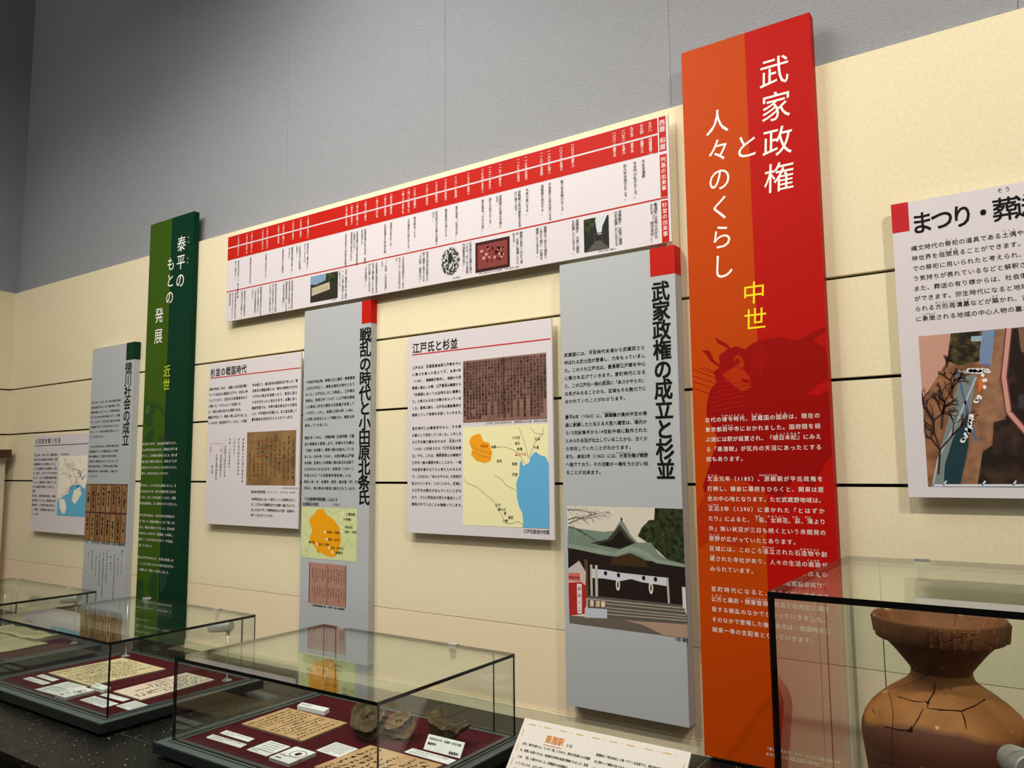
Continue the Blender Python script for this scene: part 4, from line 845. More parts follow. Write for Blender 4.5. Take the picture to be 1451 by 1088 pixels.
def lamp(x, yb, zh, ang, ln, label, head=True, rad=0.022, zb=0.7574):
    r = empty('case_spotlight' if head else 'support_rod', (x, yb, zb), label, 'spotlight' if head else 'rod', None)
    mb = MB(); mb.tube([(x, yb, zb), (x, yb, zb + .004), (x, yb, zb + .010)], [.019, .019, .007], M_CHROME, 20); mb.build('foot', r, smooth=False)
    mb = MB(); mb.tube([(x, yb, zb + .008), (x, yb, zh - (.02 if head else 0))], .0038, M_CHROME, 10); mb.build('pole', r, smooth=True)
    if head:
        mb = MB(); mb.tube([(x, yb, zh - .034), (x, yb, zh - .008)], .0075, M_LAMP, 12); mb.build('swivel', r)
        d = Vector((math.cos(ang), math.sin(ang), -.12)).normalized(); c = Vector((x, yb, zh))
        mb = MB(); mb.tube([c - d * .014, c - d * .012, c + d * ln * .5, c + d * ln], [rad * .93, rad, rad, rad * .86], M_LAMP, 28); hd = mb.build('lamp_head', r)
        mb = MB(); mb.tube([c + d * ln, c + d * (ln + .002)], rad * .7, M_CARD, 20); mb.build('lens', hd)
    return r
lamp(-2.785, -0.385, 0.972, 3.5, 0.085, 'small grey cylinder spotlight on a chrome pole in the green banner case', rad=0.0215)
lamp(-3.534, -0.381, 0.990, 0, 0, 'slim chrome rod standing in the back left corner of the green banner case', head=False)
lamp(-4.005, -0.376, 0.975, 3.5, 0.085, 'grey cylinder spotlight on a chrome pole at the right end of far left case', rad=0.0215)
lamp(-4.762, -0.376, 0.975, 0.3, 0.085, 'grey cylinder spotlight on a chrome pole at the left end of far left case', rad=0.0215)
pv = PX(1447, 1086, -0.90); lamp(pv.x + .012, -0.90, pv.z - .004, -0.9 + math.pi * .9, 0.08, 'round pale spotlight head in front of the pottery jar', rad=0.026)

# ------------------------------------------------------------------ cards and papers in the cases
ZD = 0.7574
def rect4(pts, z):                        # four photo places taken as a paper lying at height z
    return [PZ(a, b, z) for a, b in pts]
def frame_of(q):                          # q: left, top(back), right, front corners -> origin at back-left reading corner, u to the right, v away from the viewer
    F, Lf, T, Rt = q[3], q[0], q[1], q[2]
    u = ((F - Lf) + (Rt - T)) / 2; v = ((T - Lf) + (Rt - F)) / 2; return Lf, u, v
def clean(q):
    L_, u, v = frame_of(q); c = (q[0] + q[1] + q[2] + q[3]) / 4; o = c - u / 2 - v / 2
    return o, u, v
M_PAPER = mat('cream_paper', (232, 214, 170), 0.8, 0.1, noise=(18, (214, 194, 148), 0.35, 0.7, (1, 1, 1)))
M_TAN = mat('tan_paper', (214, 176, 132), 0.8, 0.1, noise=(16, (196, 156, 112), 0.35, 0.7, (1, 1, 1)))
M_PINKP = mat('pale_pink_paper', (236, 214, 194), 0.8, 0.1)
M_EDGE = mat('mount_board_edge', (150, 128, 110), 0.8, 0.1)
M_BRINK = mat('brown_black_ink', (54, 40, 30), 0.7, 0.1)
def paper(name, pts, h, m, label, cat, cols_=0, lines=0, seed=0, group=None, ink=M_BRINK, textcols=None, edge=None, logo=False, z=None, wd=0.012):
    z = z or (ZD + h); q = rect4(pts, z); o, u, v = clean(q)
    r = empty(name, (o + u / 2 + v / 2 - Vector((0, 0, h))), label, cat, group)
    mb = MB(); mb.slab([o, o + u, o + u + v, o + v], h, m, edge or m); mb.build('sheet', r)
    random.seed(seed); mb = MB(); un, vn = u.normalized(), v.normalized(); e = Vector((0, 0, .0006)); U, V = u.length, v.length
    if cols_:
        for k in range(cols_):
            xc = U * (0.06 + 0.88 * (k + .5) / cols_); top = V * random.choice((.95, .93, .86, .7)); bot = V * random.choice((.08, .15, .4, .06))
            scrawl(mb, xc, top, bot, wd, ink, 0, un, vn, o + e, thick=0.2)
    if lines:
        for k in range(lines):
            zc__ = V * (1 - (k + .8) / (lines + .6)); t = 'この史料は区内に伝わる古文書のひとつで江戸時代の村の様子を記したものです'
            s0 = random.randint(0, 8); sz = min(V / (lines + .6) * .6, .012); n = int(U * .84 / sz); n = n if k < lines - 1 else max(3, n // 2)
            hline(mb, (t[s0:] + t)[:n], o + e + un * (U * .08) + vn * zc__, sz * n, sz, M_INK, u=un, v=vn)
    if logo:
        c = o + e + un * (U * .62) + vn * (V * .62); R0 = min(U, V) * .26
        for k in range(24):
            a0, a1 = k * math.pi / 12, (k + 1) * math.pi / 12
            seg(mb, c + un * R0 * math.cos(a0) * 1.2 + vn * R0 * math.sin(a0), c + un * R0 * math.cos(a1) * 1.2 + vn * R0 * math.sin(a1), .0022, M_INK, ZU)
        disc(mb, c, R0 * .42, R0 * .5, M_INK, 14, un, vn); disc(mb, c + e * .3 + un * R0 * .2, R0 * .2, R0 * .2, col(196, 50, 40), 10, un, vn)
        hline(mb, '天下統一へ', o + e + un * (U * .1) + vn * (V * .32), U * .5, .011, col(196, 60, 50), u=un, v=vn)
        hline(mb, '印判状', o + e + un * (U * .12) + vn * (V * .14), U * .3, .010, M_INK, u=un, v=vn, fat=.03)
    if mb.v: mb.build('writing', r)
    return r
S1 = zoom(180, 840, 4.387); S2 = zoom(420, 860, 4.268)
paper('manuscript', [(341.8, 1025.8), (408, 1001.8), (492, 1024.7), (428.5, 1048.6)], .006, M_TAN, 'tan handwritten manuscript sheet at the back of the roof tile case', 'document', 12, 0, 1, edge=M_EDGE)
paper('manuscript', [(445.8, 1086.8), (524, 1055), (628.5, 1083.8), (548, 1118)], .006, M_TAN, 'tan handwritten manuscript sheet nearest the front of the roof tile case', 'document', 9, 0, 2, edge=M_EDGE, wd=.02)
paper('label_block', [(420.5, 999), (429, 995), (466, 1003), (460.5, 1008)], .014, M_CARD, 'thick white label block behind the tan manuscript', 'label', 0, 1, 3)
paper('label_strip', [S1(495, 897), S1(530, 878), S1(750, 940), S1(700, 962)], .0015, M_CARD, 'white label strip at the left front of roof tile case, nearer the glass', 'label', 0, 2, 4)
paper('label_strip', [S1(575, 870), S1(620, 853), S1(790, 905), S1(755, 925)], .0015, M_CARD, 'white label strip just behind the leftmost strip in roof tile case', 'label', 0, 2, 5)
paper('label_card', [S1(745, 975), S1(890, 915), S1(1018, 957), S1(865, 1012)], .0015, M_CARD, 'flat white text card left of the raised emblem card', 'label', 0, 6, 6)
paper('emblem_card', [S1(888, 1022), S1(1045, 952), S1(1182, 993), S1(1000, 1060)], .010, M_CARD, 'raised white card with black ring emblem in the roof tile case', 'label', 0, 0, 7, logo=True, edge=col(190, 186, 180))
paper('label_card', [S2(125, 865), S2(235, 815), S2(380, 858), S2(250, 908)], .0015, M_CARD, 'flat white text card between the two tan manuscripts', 'label', 0, 6, 8)
paper('label_card', [S2(650, 875), S2(705, 853), S2(965, 925), S2(920, 950)], .0015, M_CARD, 'long white text card in front of the standing fragment label', 'label', 0, 2, 9)
S3 = zoom(30, 900, 5.58)
paper('manuscript', [(66.7, 953), (175.5, 931.5), (233, 947.6), (128.8, 971)], .006, M_PAPER, 'wide cream handwritten manuscript at the back of green banner case', 'document', 16, 0, 11, edge=M_EDGE, wd=.014)
paper('manuscript', [(160, 979.6), (264.3, 952.4), (303.8, 963), (200.5, 991)], .006, M_PINKP, 'narrow pale pink handwritten manuscript at the right of green banner case', 'document', 7, 0, 12, edge=M_EDGE, wd=.018)
paper('label_strip', [S3(15, 342), S3(75, 328), S3(235, 375), S3(170, 390)], .0015, M_CARD, 'leftmost white label strip in green banner case', 'label', 0, 2, 13)
paper('label_strip', [S3(120, 320), S3(170, 307), S3(300, 348), S3(250, 363)], .0015, M_CARD, 'small white strip touching the wide cream manuscript corner', 'label', 0, 2, 14)
paper('label_card', [S3(105, 427), S3(370, 365), S3(520, 405), S3(265, 468)], .0015, M_CARD, 'large flat white text card behind the emblem card in green banner case', 'label', 0, 7, 15)
paper('emblem_card', [S3(262, 470), S3(505, 408), S3(582, 434), S3(350, 492)], .010, M_CARD, 'raised white card with black ring emblem in green banner case', 'label', 0, 0, 16, logo=True, edge=col(190, 186, 180))
paper('label_block', [S3(545, 402), S3(608, 378), S3(705, 408), S3(650, 432)], .012, M_CARD, 'thick white label block between the two manuscripts of green banner case', 'label', 0, 1, 17)
paper('label_strip', [S3(620, 470), S3(680, 457), S3(860, 503), S3(805, 522)], .0015, M_CARD, 'white label strip in front of the pale pink manuscript', 'label', 0, 2, 18)
paper('label_card', [S3(468, 510), S3(575, 480), S3(775, 540), S3(645, 572)], .0015, M_CARD, 'white text card at the front centre of green banner case', 'label', 0, 5, 19)
paper('label_card', [S3(750, 555), S3(900, 518), S3(1015, 552), S3(860, 597)], .0015, M_CARD, 'white text card nearest the front corner of green banner case', 'label', 0, 5, 20)
# standing fragment label
def standing_card():
    base = PZ(603.5, 1062, ZD); bx, by = base.x, base.y
    x1_ = PX(656, 1060, by).x - .012; bx -= .010; h = .036; dy = .024
    r = empty('standing_label', ((bx + x1_) / 2, by, ZD), 'tilted white label standing in front of the rightmost tile fragment', 'label')
    a, b = Vector((bx, by, ZD)), Vector((x1_, by, ZD)); up = Vector((0, dy, h)); n_ = Vector((0, -h, dy)).normalized() * .0007
    mb = MB(); th = Vector((0, .003, 0)); v = [a, b, b + up, a + up, a + th, b + th, b + up + th, a + up + th]
    mb.add(v, [(0, 1, 2, 3), (5, 4, 7, 6), (1, 5, 6, 2), (4, 0, 3, 7), (3, 2, 6, 7), (4, 5, 1, 0)], M_CARD); mb.build('sheet', r)
    mb = MB(); u, v_ = XU, up.normalized(); W = x1_ - bx; Hh = up.length
    hline(mb, '杉並区内出土の瓦　大宮遺跡・伝大宮八幡宮', a + n_ + u * W * .06 + v_ * Hh * .78, W * .88, .0075, M_INK, u=u, v=v_, fat=.02)
    hline(mb, '鎌倉時代', a + n_ + u * W * .06 + v_ * Hh * .45, W * .24, .009, M_INK, u=u, v=v_, fat=.03); hline(mb, '館蔵資料', a + n_ + u * W * .68 + v_ * Hh * .18, W * .26, .009, M_INK, u=u, v=v_, fat=.03)
    mb.build('writing', r)
    mb = MB(); mb.box(bx + .06, bx + .09, by + .020, by + .05, ZD, ZD + .018, mat('clear_grey_acrylic', (170, 172, 170), 0.2, 0.5)); mb.build('wedge', r)
standing_card()
# curled manuscripts in the far case
def curled():
    for nm, pts, zz, lab, sd in [('manuscript', [(-4.70, -0.66), (-4.10, -0.66), (-4.10, -0.45), (-4.70, -0.452)], .004, 'greyish cream manuscript sheet lying front in the far left case', 31),
                                 ('manuscript', [(-4.72, -0.47), (-4.20, -0.445), (-4.24, -0.35), (-4.66, -0.35)], .0105, 'cream manuscript with curled right edge at the back of far left case', 32)]:
        r = empty(nm, ((pts[0][0] + pts[1][0]) / 2, (pts[0][1] + pts[2][1]) / 2, ZD), lab, 'document')
        mb = MB(); n = 24; (xa, ya), (xb, _), _, (_, yb) = pts; rows = []
        for j in range(7):
            row = []
            for i in range(n + 1):
                u = i / n; v = j / 6; x = xa + (xb - xa) * u; yy_ = ya + (yb - ya) * v
                z = ZD + zz + .006 * math.sin(u * 9 + v * 2) ** 2 * (1 if sd == 32 else .5) + (.05 * max(0, u - .86) if sd == 32 else 0)
                row.append((x, yy_, z))
            rows.append(row)
        vv = [p for row in rows for p in row]; ff = [(j * (n + 1) + i, j * (n + 1) + i + 1, (j + 1) * (n + 1) + i + 1, (j + 1) * (n + 1) + i) for j in range(6) for i in range(n)]
        mb.add(vv, ff, M_PAPER); low = [(p[0], p[1], ZD) for p in vv]; mb.add(low, [f[::-1] for f in ff], M_PAPER)
        N = len(vv); ed = [i for i in range(n + 1)] + [(j + 1) * (n + 1) + n for j in range(6)] + [6 * (n + 1) + i for i in range(n - 1, -1, -1)] + [j * (n + 1) for j in range(5, 0, -1)]
        mb.add(vv + low, [(ed[k] + N, ed[(k + 1) % len(ed)] + N, ed[(k + 1) % len(ed)], ed[k]) for k in range(len(ed))], M_EDGE)
        mb.build('sheet', r, smooth=False); random.seed(sd); mb = MB()
        for k in range(18):
            scrawl(mb, xa + .03 + (xb - xa - .1) * k / 18, yb - .015, ya + random.uniform(.01, .05), .011, M_BRINK, 0, XU, YU, Vector((0, 0, ZD + zz + .0068)), thick=.2)
        mb.build('writing', r)
curled()

# ------------------------------------------------------------------ tile fragments
M_TILE = mat('excavated_roof_tile', (112, 96, 72), 0.9, 0.15, bump=(70, 0.9, (1, 1, 1)), noise=(40, (70, 56, 38), 0.35, 0.7, (1, 1, 1)))
M_TILE2 = mat('excavated_tile_ochre', (132, 104, 72), 0.9, 0.15, bump=(70, 0.9, (1, 1, 1)), noise=(22, (92, 72, 48), 0.35, 0.7, (1, 1, 1)))
def eave_disc(c, r, tilt, rot, label, m, seed, squash=1.0):
    """broken round eave tile leaning back: raised rim, a ring of beads and a curled comma relief in the middle"""
    e = empty('tile_fragment', (c.x, c.y, ZD), label, 'roof tile'); random.seed(seed)
    N, K = 56, 16; prof = []
    edge = [1 + .10 * math.sin(2 * a_ * 2 * math.pi / N + seed) + .06 * math.sin(5 * a_ * 2 * math.pi / N + seed * 2) + random.uniform(-.025, .025) for a_ in range(N)]
    def relief(s, a): return 1.7 * relief0(s, a)
    def relief0(s, a):
        h = 0.0
        if s > .80: h += .010 * min(1, (s - .80) / .05)
        if .48 < s < .55: h += .004
        if s < .45:
            ph = (a * 3 + s * 9) % (2 * math.pi); h += .008 * max(0, math.cos(ph)) * (1 - s)
        elif s < .8: h += .0045 * max(0, math.cos(a * 14)) * math.exp(-((s - .68) / .06) ** 2)
        return h + random.uniform(-.0006, .0006)
    Rm = Matrix.Rotation(rot, 3, 'Z') @ Matrix.Rotation(tilt, 3, 'X'); vt, vb = [], []
    for k in range(K + 1):
        s = k / K
        for i in range(N):
            a = 2 * math.pi * i / N; rr = r * s * (1 + (edge[i] - 1) * s)
            vt.append(Vector((rr * math.cos(a), rr * math.sin(a) * squash, .016 + relief(s, a) - (.006 if s > .97 else 0))))
            vb.append(Vector((rr * .96 * math.cos(a), rr * .96 * math.sin(a) * squash, -.016 + .006 * math.sin(3 * a + seed) * s)))
    allv = [Rm @ p for p in vt + vb]; lo = min(p.z for p in allv); o = Vector((c.x, c.y, ZD - lo)); allv = [o + p for p in allv]; B = len(vt)
    ff = [(k * N + i, k * N + (i + 1) % N, (k + 1) * N + (i + 1) % N, (k + 1) * N + i) for k in range(K) for i in range(N)]
    mb = MB(); mb.add(allv, [f[::-1] for f in ff][::1] + [tuple(B + x for x in f) for f in ff] + [(K * N + i, K * N + (i + 1) % N, B + K * N + (i + 1) % N, B + K * N + i) for i in range(N)], m)
    o_ = mb.build('fired_clay_body', e, smooth=True)
eave_disc(PZ(524, 1044, ZD), .060, 0.62, 0.15, 'leftmost broken round eave tile with swirl relief in the front glass case', M_TILE, 3)
eave_disc(PZ(569, 1047, ZD), .046, 0.50, -0.35, 'middle small ochre eave tile fragment in the front glass case', M_TILE2, 5, .85)
def flat_eave(c, label):
    """curved flat eave tile fragment: a bent body whose front face carries sawtooth ribs"""
    e = empty('tile_fragment', (c.x, c.y, ZD), label, 'roof tile'); random.seed(8); N = 64; W = .138
    top, bot, topb, botb = [], [], [], []
    for i in range(N + 1):
        u = i / N; x = (u - .5) * W; bow = 1 - (2 * u - 1) ** 2; rib = .006 * abs(((u * 13) % 1) * 2 - 1) * (1 if .06 < u < .94 else 0)
        jag = random.uniform(-.0012, .0012) + .003 * math.sin(u * 17)
        yy_ = -.026 * bow; zt_ = .078 + jag; zb_ = .078 - .016 - .052 * bow + jag
        top.append(Vector((x, yy_ - .004, zt_))); bot.append(Vector((x * .88, yy_ - rib + .004, zb_)))
        topb.append(Vector((x * .98, yy_ + .048 + random.uniform(-.004, .004), zt_ + .004 - .012 * bow))); botb.append(Vector((x * .86, yy_ + .050, zb_ + .004)))
    mid = [(t * .45 + b * .55) + Vector((0, -.008 * abs(((i / N * 13) % 1) * 2 - 1), 0)) for i, (t, b) in enumerate(zip(top, bot))]
    lip = [t + Vector((0, -.009, -.010)) for t in top]; lip2 = [t + Vector((0, .001, -.014)) for t in top]
    loops = [top, lip, lip2, mid, bot, botb, topb]; n = N + 1; vv = [c_ + 0 * c_ for L_ in loops for c_ in L_]
    Rm = Matrix.Rotation(-.10, 3, 'Z') @ Matrix.Rotation(.16, 3, 'Y'); vv = [Rm @ p for p in vv]; lo = min(p.z for p in vv); vv = [p + Vector((c.x, c.y, ZD - lo)) for p in vv]; q = len(loops)
    ff = [(k * n + i, ((k + 1) % q) * n + i, ((k + 1) % q) * n + i + 1, k * n + i + 1) for k in range(q) for i in range(N)]
    ff += [tuple(k * n for k in range(q))[::-1], tuple(k * n + N for k in range(q))]
    mb = MB(); mb.add(vv, ff, M_TILE); mb.build('fired_clay_body', e)
flat_eave(PZ(626, 1052, ZD), 'rightmost curved eave tile fragment with ribbed edge in the front glass case')

# ------------------------------------------------------------------ pottery jar
def pottery(name, c1, c2, two_tone=False):
    m = mat(name, c1, 0.62, 0.28); nt = m.node_tree; b = nt.nodes['Principled BSDF']; tc = nt.nodes.new('ShaderNodeTexCoord')
    n = nt.nodes.new('ShaderNodeTexNoise'); n.inputs['Scale'].default_value = 9; n.inputs['Detail'].default_value = 7
    r = nt.nodes.new('ShaderNodeValToRGB'); r.color_ramp.elements[0].position = .35; r.color_ramp.elements[1].position = .68
    r.color_ramp.elements[0].color = lin(c2); r.color_ramp.elements[1].color = lin(c1)
    nd = nt.nodes.new('ShaderNodeTexNoise'); nd.inputs['Scale'].default_value = 6; add = nt.nodes.new('ShaderNodeVectorMath'); add.operation = 'MULTIPLY_ADD'; add.inputs[1].default_value = (.05, .05, .05)
    vo = nt.nodes.new('ShaderNodeTexVoronoi'); vo.feature = 'DISTANCE_TO_EDGE'; vo.inputs['Scale'].default_value = 4.2
    cr = nt.nodes.new('ShaderNodeValToRGB'); cr.color_ramp.elements[0].position = .0; cr.color_ramp.elements[0].color = (0, 0, 0, 1); cr.color_ramp.elements[1].position = .0045; cr.color_ramp.elements[1].color = (1, 1, 1, 1)
    sp = nt.nodes.new('ShaderNodeTexNoise'); sp.inputs['Scale'].default_value = 42; sr = nt.nodes.new('ShaderNodeValToRGB'); sr.color_ramp.elements[0].position = .70 if two_tone else .66; sr.color_ramp.elements[1].position = .76
    mx = nt.nodes.new('ShaderNodeMixRGB'); mx.blend_type = 'MULTIPLY'; mx.inputs[0].default_value = .85 if two_tone else .35; m2 = nt.nodes.new('ShaderNodeMixRGB'); m2.inputs[2].default_value = lin((206, 168, 120))
    bp = nt.nodes.new('ShaderNodeBump'); bp.inputs['Strength'].default_value = .6; bp.inputs['Distance'].default_value = .002
    L_ = nt.links.new
    for t in (n, nd, sp): L_(tc.outputs['Object'], t.inputs['Vector'])
    L_(nd.outputs['Color'], add.inputs[0]); L_(tc.outputs['Object'], add.inputs[2]); L_(add.outputs[0], vo.inputs['Vector'])
    L_(n.outputs[0], r.inputs[0]); L_(vo.outputs['Distance'], cr.inputs[0]); L_(sp.outputs[0], sr.inputs[0])
    src = r.outputs[0]
    if two_tone:                               # wavy lower edge of the lighter shoulder, red-brown body below it
        sx = nt.nodes.new('ShaderNodeSeparateXYZ'); L_(tc.outputs['Object'], sx.inputs[0]); ns = nt.nodes.new('ShaderNodeTexNoise'); ns.inputs['Scale'].default_value = 5; L_(tc.outputs['Object'], ns.inputs['Vector'])
        ma = nt.nodes.new('ShaderNodeMath'); ma.operation = 'MULTIPLY_ADD'; ma.inputs[1].default_value = .09; L_(ns.outputs[0], ma.inputs[0]); L_(sx.outputs['Z'], ma.inputs[2])
        rr = nt.nodes.new('ShaderNodeMapRange'); rr.inputs['From Min'].default_value = 1.158; rr.inputs['From Max'].default_value = 1.170; L_(ma.outputs[0], rr.inputs['Value'])
        m3 = nt.nodes.new('ShaderNodeMixRGB'); m3.inputs[1].default_value = lin((98, 54, 36)); L_(rr.outputs[0], m3.inputs[0]); L_(r.outputs[0], m3.inputs[2]); src = m3.outputs[0]
    L_(src, m2.inputs[1]); L_(sr.outputs[0], m2.inputs[0]); L_(m2.outputs[0], mx.inputs[1]); L_(cr.outputs[0], mx.inputs[2]); L_(mx.outputs[0], b.inputs['Base Color'])
    L_(cr.outputs[0], bp.inputs['Height']); L_(bp.outputs[0], b.inputs['Normal']); return m
M_POT = pottery('fired_orange_brown_clay', (182, 120, 60), (138, 84, 42), True)
M_POT2 = pottery('fired_brown_clay_rim', (136, 84, 48), (96, 56, 32))
VY = -0.655; vc = PX(1334, 953, VY); VX = vc.x
jar = empty('pottery_jar', (VX, VY, ZD), 'large cracked reddish brown pottery jar with wide ribbed collar in tall glass case', 'jar')
def zv(py): return PX(1334, py, VY).z
zr, zcol, znk, zwd = 1.3045, 1.2790, zv(952), zv(1040)
def lathe(prof, m, name, parent, N=72, wob=0.0, cap=False, chips=None):
    mb = MB(); R = []
    for (r_, z_) in prof:
        ring = []
        for i in range(N):
            a = 2 * math.pi * i / N; rr = r_ * (1 + wob * math.sin(2 * a + 1) + wob * .5 * math.sin(5 * a))
            zz = z_ + (chips(a, z_) if chips else 0); ring.append(Vector((VX + rr * math.cos(a), VY + rr * math.sin(a), zz)))
        R.append(ring)
    mb.rings(R, m, cap); return mb.build(name, parent, smooth=True)
body = [(.002, ZD), (.045, ZD), (.050, ZD + .008), (.075, ZD + .06), (.108, ZD + .13), (.132, ZD + .20), (.1430, zv(1062) - .004), (.1460, zv(1045)), (.1450, zv(1032)), (.1385, zv(1018)), (.1265, zv(1004)), (.112, zv(993)), (.094, zv(982)), (.075, zv(972)), (.060, zv(964)), (.0540, zv(957)), (.0520, znk + .004)]
lathe(body, M_POT, 'body', jar, wob=.006)
def chip(a, z_):
    if z_ < zr - .008: return 0
    d = 0
    for a0, wd, dp in ((2.62, .10, .006), (2.35, .05, .003), (.86, .12, .006), (.55, .06, .008)):
        if abs((a - a0 + math.pi) % (2 * math.pi) - math.pi) < wd: d -= dp
    return d
neck = [(.0525, znk + .002), (.0535, znk + .007), (.060, znk + .016), (.0785, znk + .040), (.0990, zcol - .0165), (.1000, zcol - .0152), (.1110, zcol - .0148), (.1122, zcol - .0136), (.1140, zcol + .002), (.1165, zr - .004), (.1155, zr), (.112, zr + .0006), (.1085, zr - .002), (.104, zr - .012), (.094, zr - .028), (.074, zr - .054), (.050, znk + .024), (.044, znk + .008), (.043, znk - .02)]
nk_ = lathe(neck, M_POT2, 'flared_neck', jar, N=144, wob=.004, chips=chip)
cr_ang = []
for base in (-1.43, 2.95, 0.05, 1.6):
    for k in range(5 if base == -1.43 else 3): cr_ang.append(base + (k - 1) * .135 + (.05 if k > 1 else 0))
for a in cr_ang:
    mb = MB(); rr0, rr1 = .1135, .1215; wd = .034 if (a * 100) % 2 < 1 else .028
    for s in (0,):
        pts = []
        for da, rr in ((-wd, rr0), (-wd * .6, rr1), (wd * .6, rr1), (wd, rr0)): pts.append((math.cos(a + da) * rr, math.sin(a + da) * rr))
        lo = [Vector((VX + p[0] * .965, VY + p[1] * .965, zcol - .013)) for p in pts]; hi = [Vector((VX + p[0], VY + p[1], zr - .006)) for p in pts]
        mb.add(lo + hi, [(0, 1, 5, 4), (1, 2, 6, 5), (2, 3, 7, 6), (3, 0, 4, 7), (4, 5, 6, 7), (3, 2, 1, 0)], M_POT2)
    mb.build('collar_rib', nk_, bevel=.0012)
# open cracks and missing flakes seen on the shoulder
random.seed(21)
def on_body(px, py):
    d = ray(px, py).normalized(); t = 1.0                     # march along the sight line to the jar's surface of revolution
    while t < 3.0:
        p = CAM + d * t; rr = math.hypot(p.x - VX, p.y - VY); bz = body
        for (r0, z0_), (r1, z1_) in zip(bz, bz[1:]):
            if z0_ <= p.z <= z1_ and z1_ > z0_ and rr <= r0 + (r1 - r0) * (p.z - z0_) / (z1_ - z0_): return p - d * .0012
        t += .0008
    return None
zvv = zoom(1070, 770, 3.4226); M_CRK = mat('open_crack_dark', (34, 20, 14), 0.9, 0.05)
for n_, pts in enumerate([[(835, 798), (900, 806), (1002, 812), (1060, 790), (1110, 760), (1160, 735), (1178, 700)], [(1180, 735), (1240, 765), (1300, 800)], [(1002, 812), (1015, 850), (1025, 900)], [(640, 715), (700, 745), (770, 765), (815, 768)],
                          [(580, 882), (640, 890), (700, 905), (762, 905)], [(872, 668), (868, 720), (840, 765), (835, 798)], [(815, 800), (790, 850), (765, 890)], [(568, 795), (575, 815), (585, 822)]]):
    w_ = [on_body(*zvv(a, b)) for a, b in pts]; w_ = [p for p in w_ if p]
    if len(w_) > 1:
        mb = MB(); mb.tube(w_, [.0004] + [.0011] * (len(w_) - 2) + [.0004], M_CRK, 6); mb.build('crack', jar)
for tri in [[(815, 758), (848, 772), (838, 780)], [(1120, 715), (1170, 740), (1150, 752)], [(735, 912), (762, 882), (764, 915)]]:
    w_ = [on_body(*zvv(a, b)) for a, b in tri]
    if all(w_): mb = MB(); mb.poly(w_, M_CRK); mb.add([p + (p - CAM).normalized() * .002 for p in w_], [(0, 1, 2)], M_CRK); mb.build('missing_flake', jar)

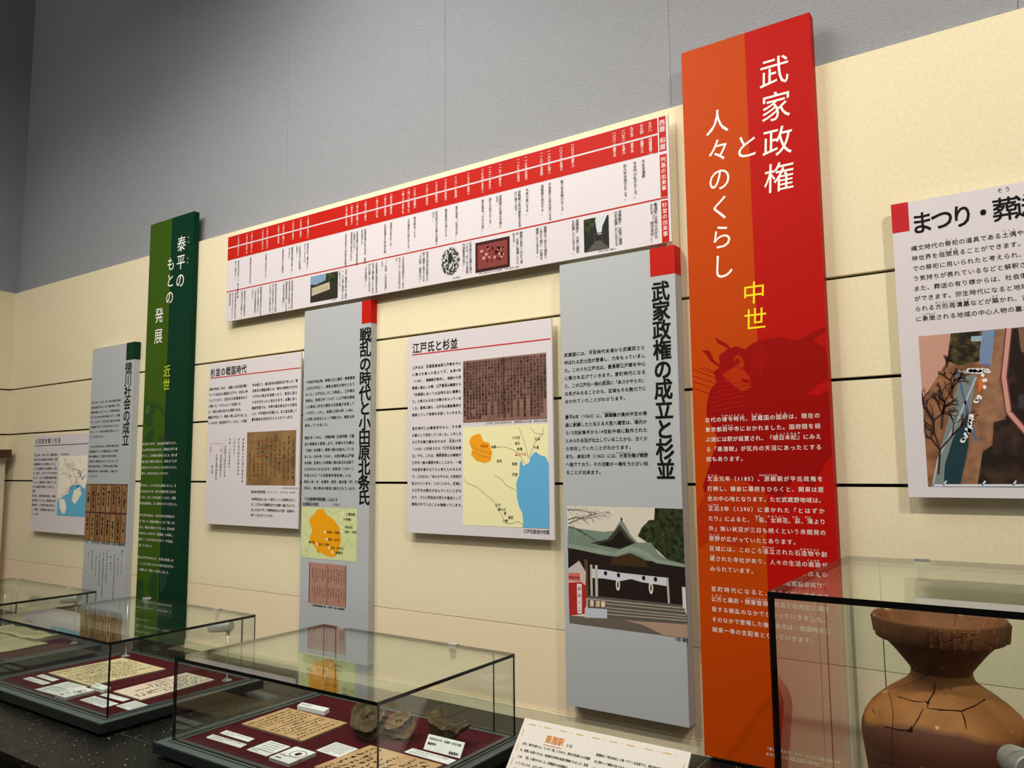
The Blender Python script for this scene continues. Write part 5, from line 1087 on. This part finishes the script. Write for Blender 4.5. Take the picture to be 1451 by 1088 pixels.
# ------------------------------------------------------------------ tilted reading panel in front
def reading_card():
    tl_, tr_ = PX(744, 1017.5, -0.50), PX(979.5, 1066.7, -0.50); zt_ = (tl_.z + tr_.z) / 2; x0, x1 = tl_.x, tr_.x
    r = empty('reading_panel', ((x0 + x1) / 2, -0.60, ZC), 'white tilted reading panel with dashed border between the roof tile case and the pottery case', 'sign')
    top = Vector((x0, -.50, zt_)); W = x1 - x0; v = Vector((0, .155, zt_ - ZC - .012)); Lh = v.length; v.normalize(); n = Vector((0, -v.z, v.y))
    o = top - v * Lh; o.z += .001; u = XU; th = n * -.005
    mb = MB(); P8 = [o, o + u * W, o + u * W + v * Lh, o + v * Lh]; mb.add(P8 + [p + th for p in P8], [(0, 1, 2, 3), (7, 6, 5, 4), (0, 4, 5, 1), (1, 5, 6, 2), (2, 6, 7, 3), (3, 7, 4, 0)], mat('ivory_board', (218, 213, 203), 0.55, 0.2)); mb.build('panel', r)
    e = n * .0008; mb = MB(); M_DASH = col(214, 178, 120)
    k = 0
    while .02 + k * .05 < W - .03:
        a = o + e + v * (Lh - .014) + u * (.02 + k * .05); seg(mb, a, a + u * .022, .0026, M_DASH, n); seg(mb, a + u * .032, a + u * .034, .002, M_DASH, n); seg(mb, a + u * .038, a + u * .040, .002, M_DASH, n); k += 1
    for s in (.010, W - .010):
        for k in range(6): a = o + e + u * s + v * (Lh - .03 - k * .04); seg(mb, a, a - v * .02, .0026, M_DASH, n)
    mb.build('dashed_border', r)
    mb = MB(); c = o + e + u * (W * .175) + v * (Lh - .044); hline(mb, '乗潴駅', c, .058, .019, col(206, 134, 60), u=u, v=v, fat=.05, sy=.022); seg(mb, c - v * .016, c - v * .016 + u * .058, .0018, col(206, 134, 60), n)
    hline(mb, 'とは', c + u * .066 - v * .004, .020, .0095, M_INK, u=u, v=v, fat=.02); mb.build('title_lettering', r)
    mb = MB()
    A = ['古代、現代の駅とは、七つの「道」にわかれ、都内の街道からの施設', 'を、駅家に伝達するため、各道毎を所領の官道が整備されました。街道', 'には、「駅」が置かれました。武蔵国を北武蔵国は、', 'していましたが、のちに東海道へ替えられました。', '武蔵国には駅がおかれ、さまざまな']
    B = ['乗潴駅は『続日本紀』に唯一でてくる名前です。現在地は定かには、諸み', '方と関わって諸説があります。なかでも有力なのは「アマヌマ」', 'これが「練馬」になったという説と「あまぬま」', 'で、地名から天沼とする説があります。', 'この駅を通る道は武蔵国府から']
    for i, ln in enumerate(A): hline(mb, ln, o + e + u * (W * .045) + v * (Lh - .069 - i * .0175), W * .43 * min(1, len(ln) / 31), .0078, M_INK, u=u, v=v, fat=.02)
    for i, ln in enumerate(B): hline(mb, ln, o + e + u * (W * .50) + v * (Lh - .055 - i * .0175), W * .46 * min(1, len(ln) / 34), .0078, M_INK, u=u, v=v, fat=.02)
    mb.build('body_lettering', r)
    mb = MB(); AC = mat('clear_acrylic_edge', (196, 200, 198), 0.15, 0.6)
    for xx in (x0 + W * .2, x0 + W * .72):                      # acrylic easel behind the panel
        mb.box(xx, xx + .006, -.60, -.44, ZC, ZC + .006, AC); mb.box(xx, xx + .006, -.446, -.44, ZC, zt_ - .03, AC)
        mb.box(xx, xx + .006, -.505, -.44, zt_ - .032, zt_ - .026, AC)
    mb.build('acrylic_easel', r)
reading_card()

# ------------------------------------------------------------------ cabinet at the far left
def cabinet():
    a = PX(17, 637, -.03); xr = a.x; zt_ = a.z; zb_ = PX(17, 648, -.03).z; xb = PX(5, 700, -.04).x; xb = max(xb, XL + .01)
    r = empty('wall_cabinet', (xb - .12, -.5, ZC), 'pale cabinet with dark brown top ledge against the left wall', 'cabinet')
    mb = MB(); mb.box(XL + .001, xb, -.80, -.04, ZC + .0005, zb_, mat('pale_cabinet', (214, 200, 180), 0.6, 0.2)); mb.build('cabinet_body', r, bevel=.002)
    mb = MB(); mb.box(XL + .001, xr, -.84, -.03, zb_, zt_, mat('dark_brown_ledge', (70, 44, 34), 0.45, 0.3)); mb.build('top_ledge', r, bevel=.002)
cabinet()
bpy.context.view_layer.update()
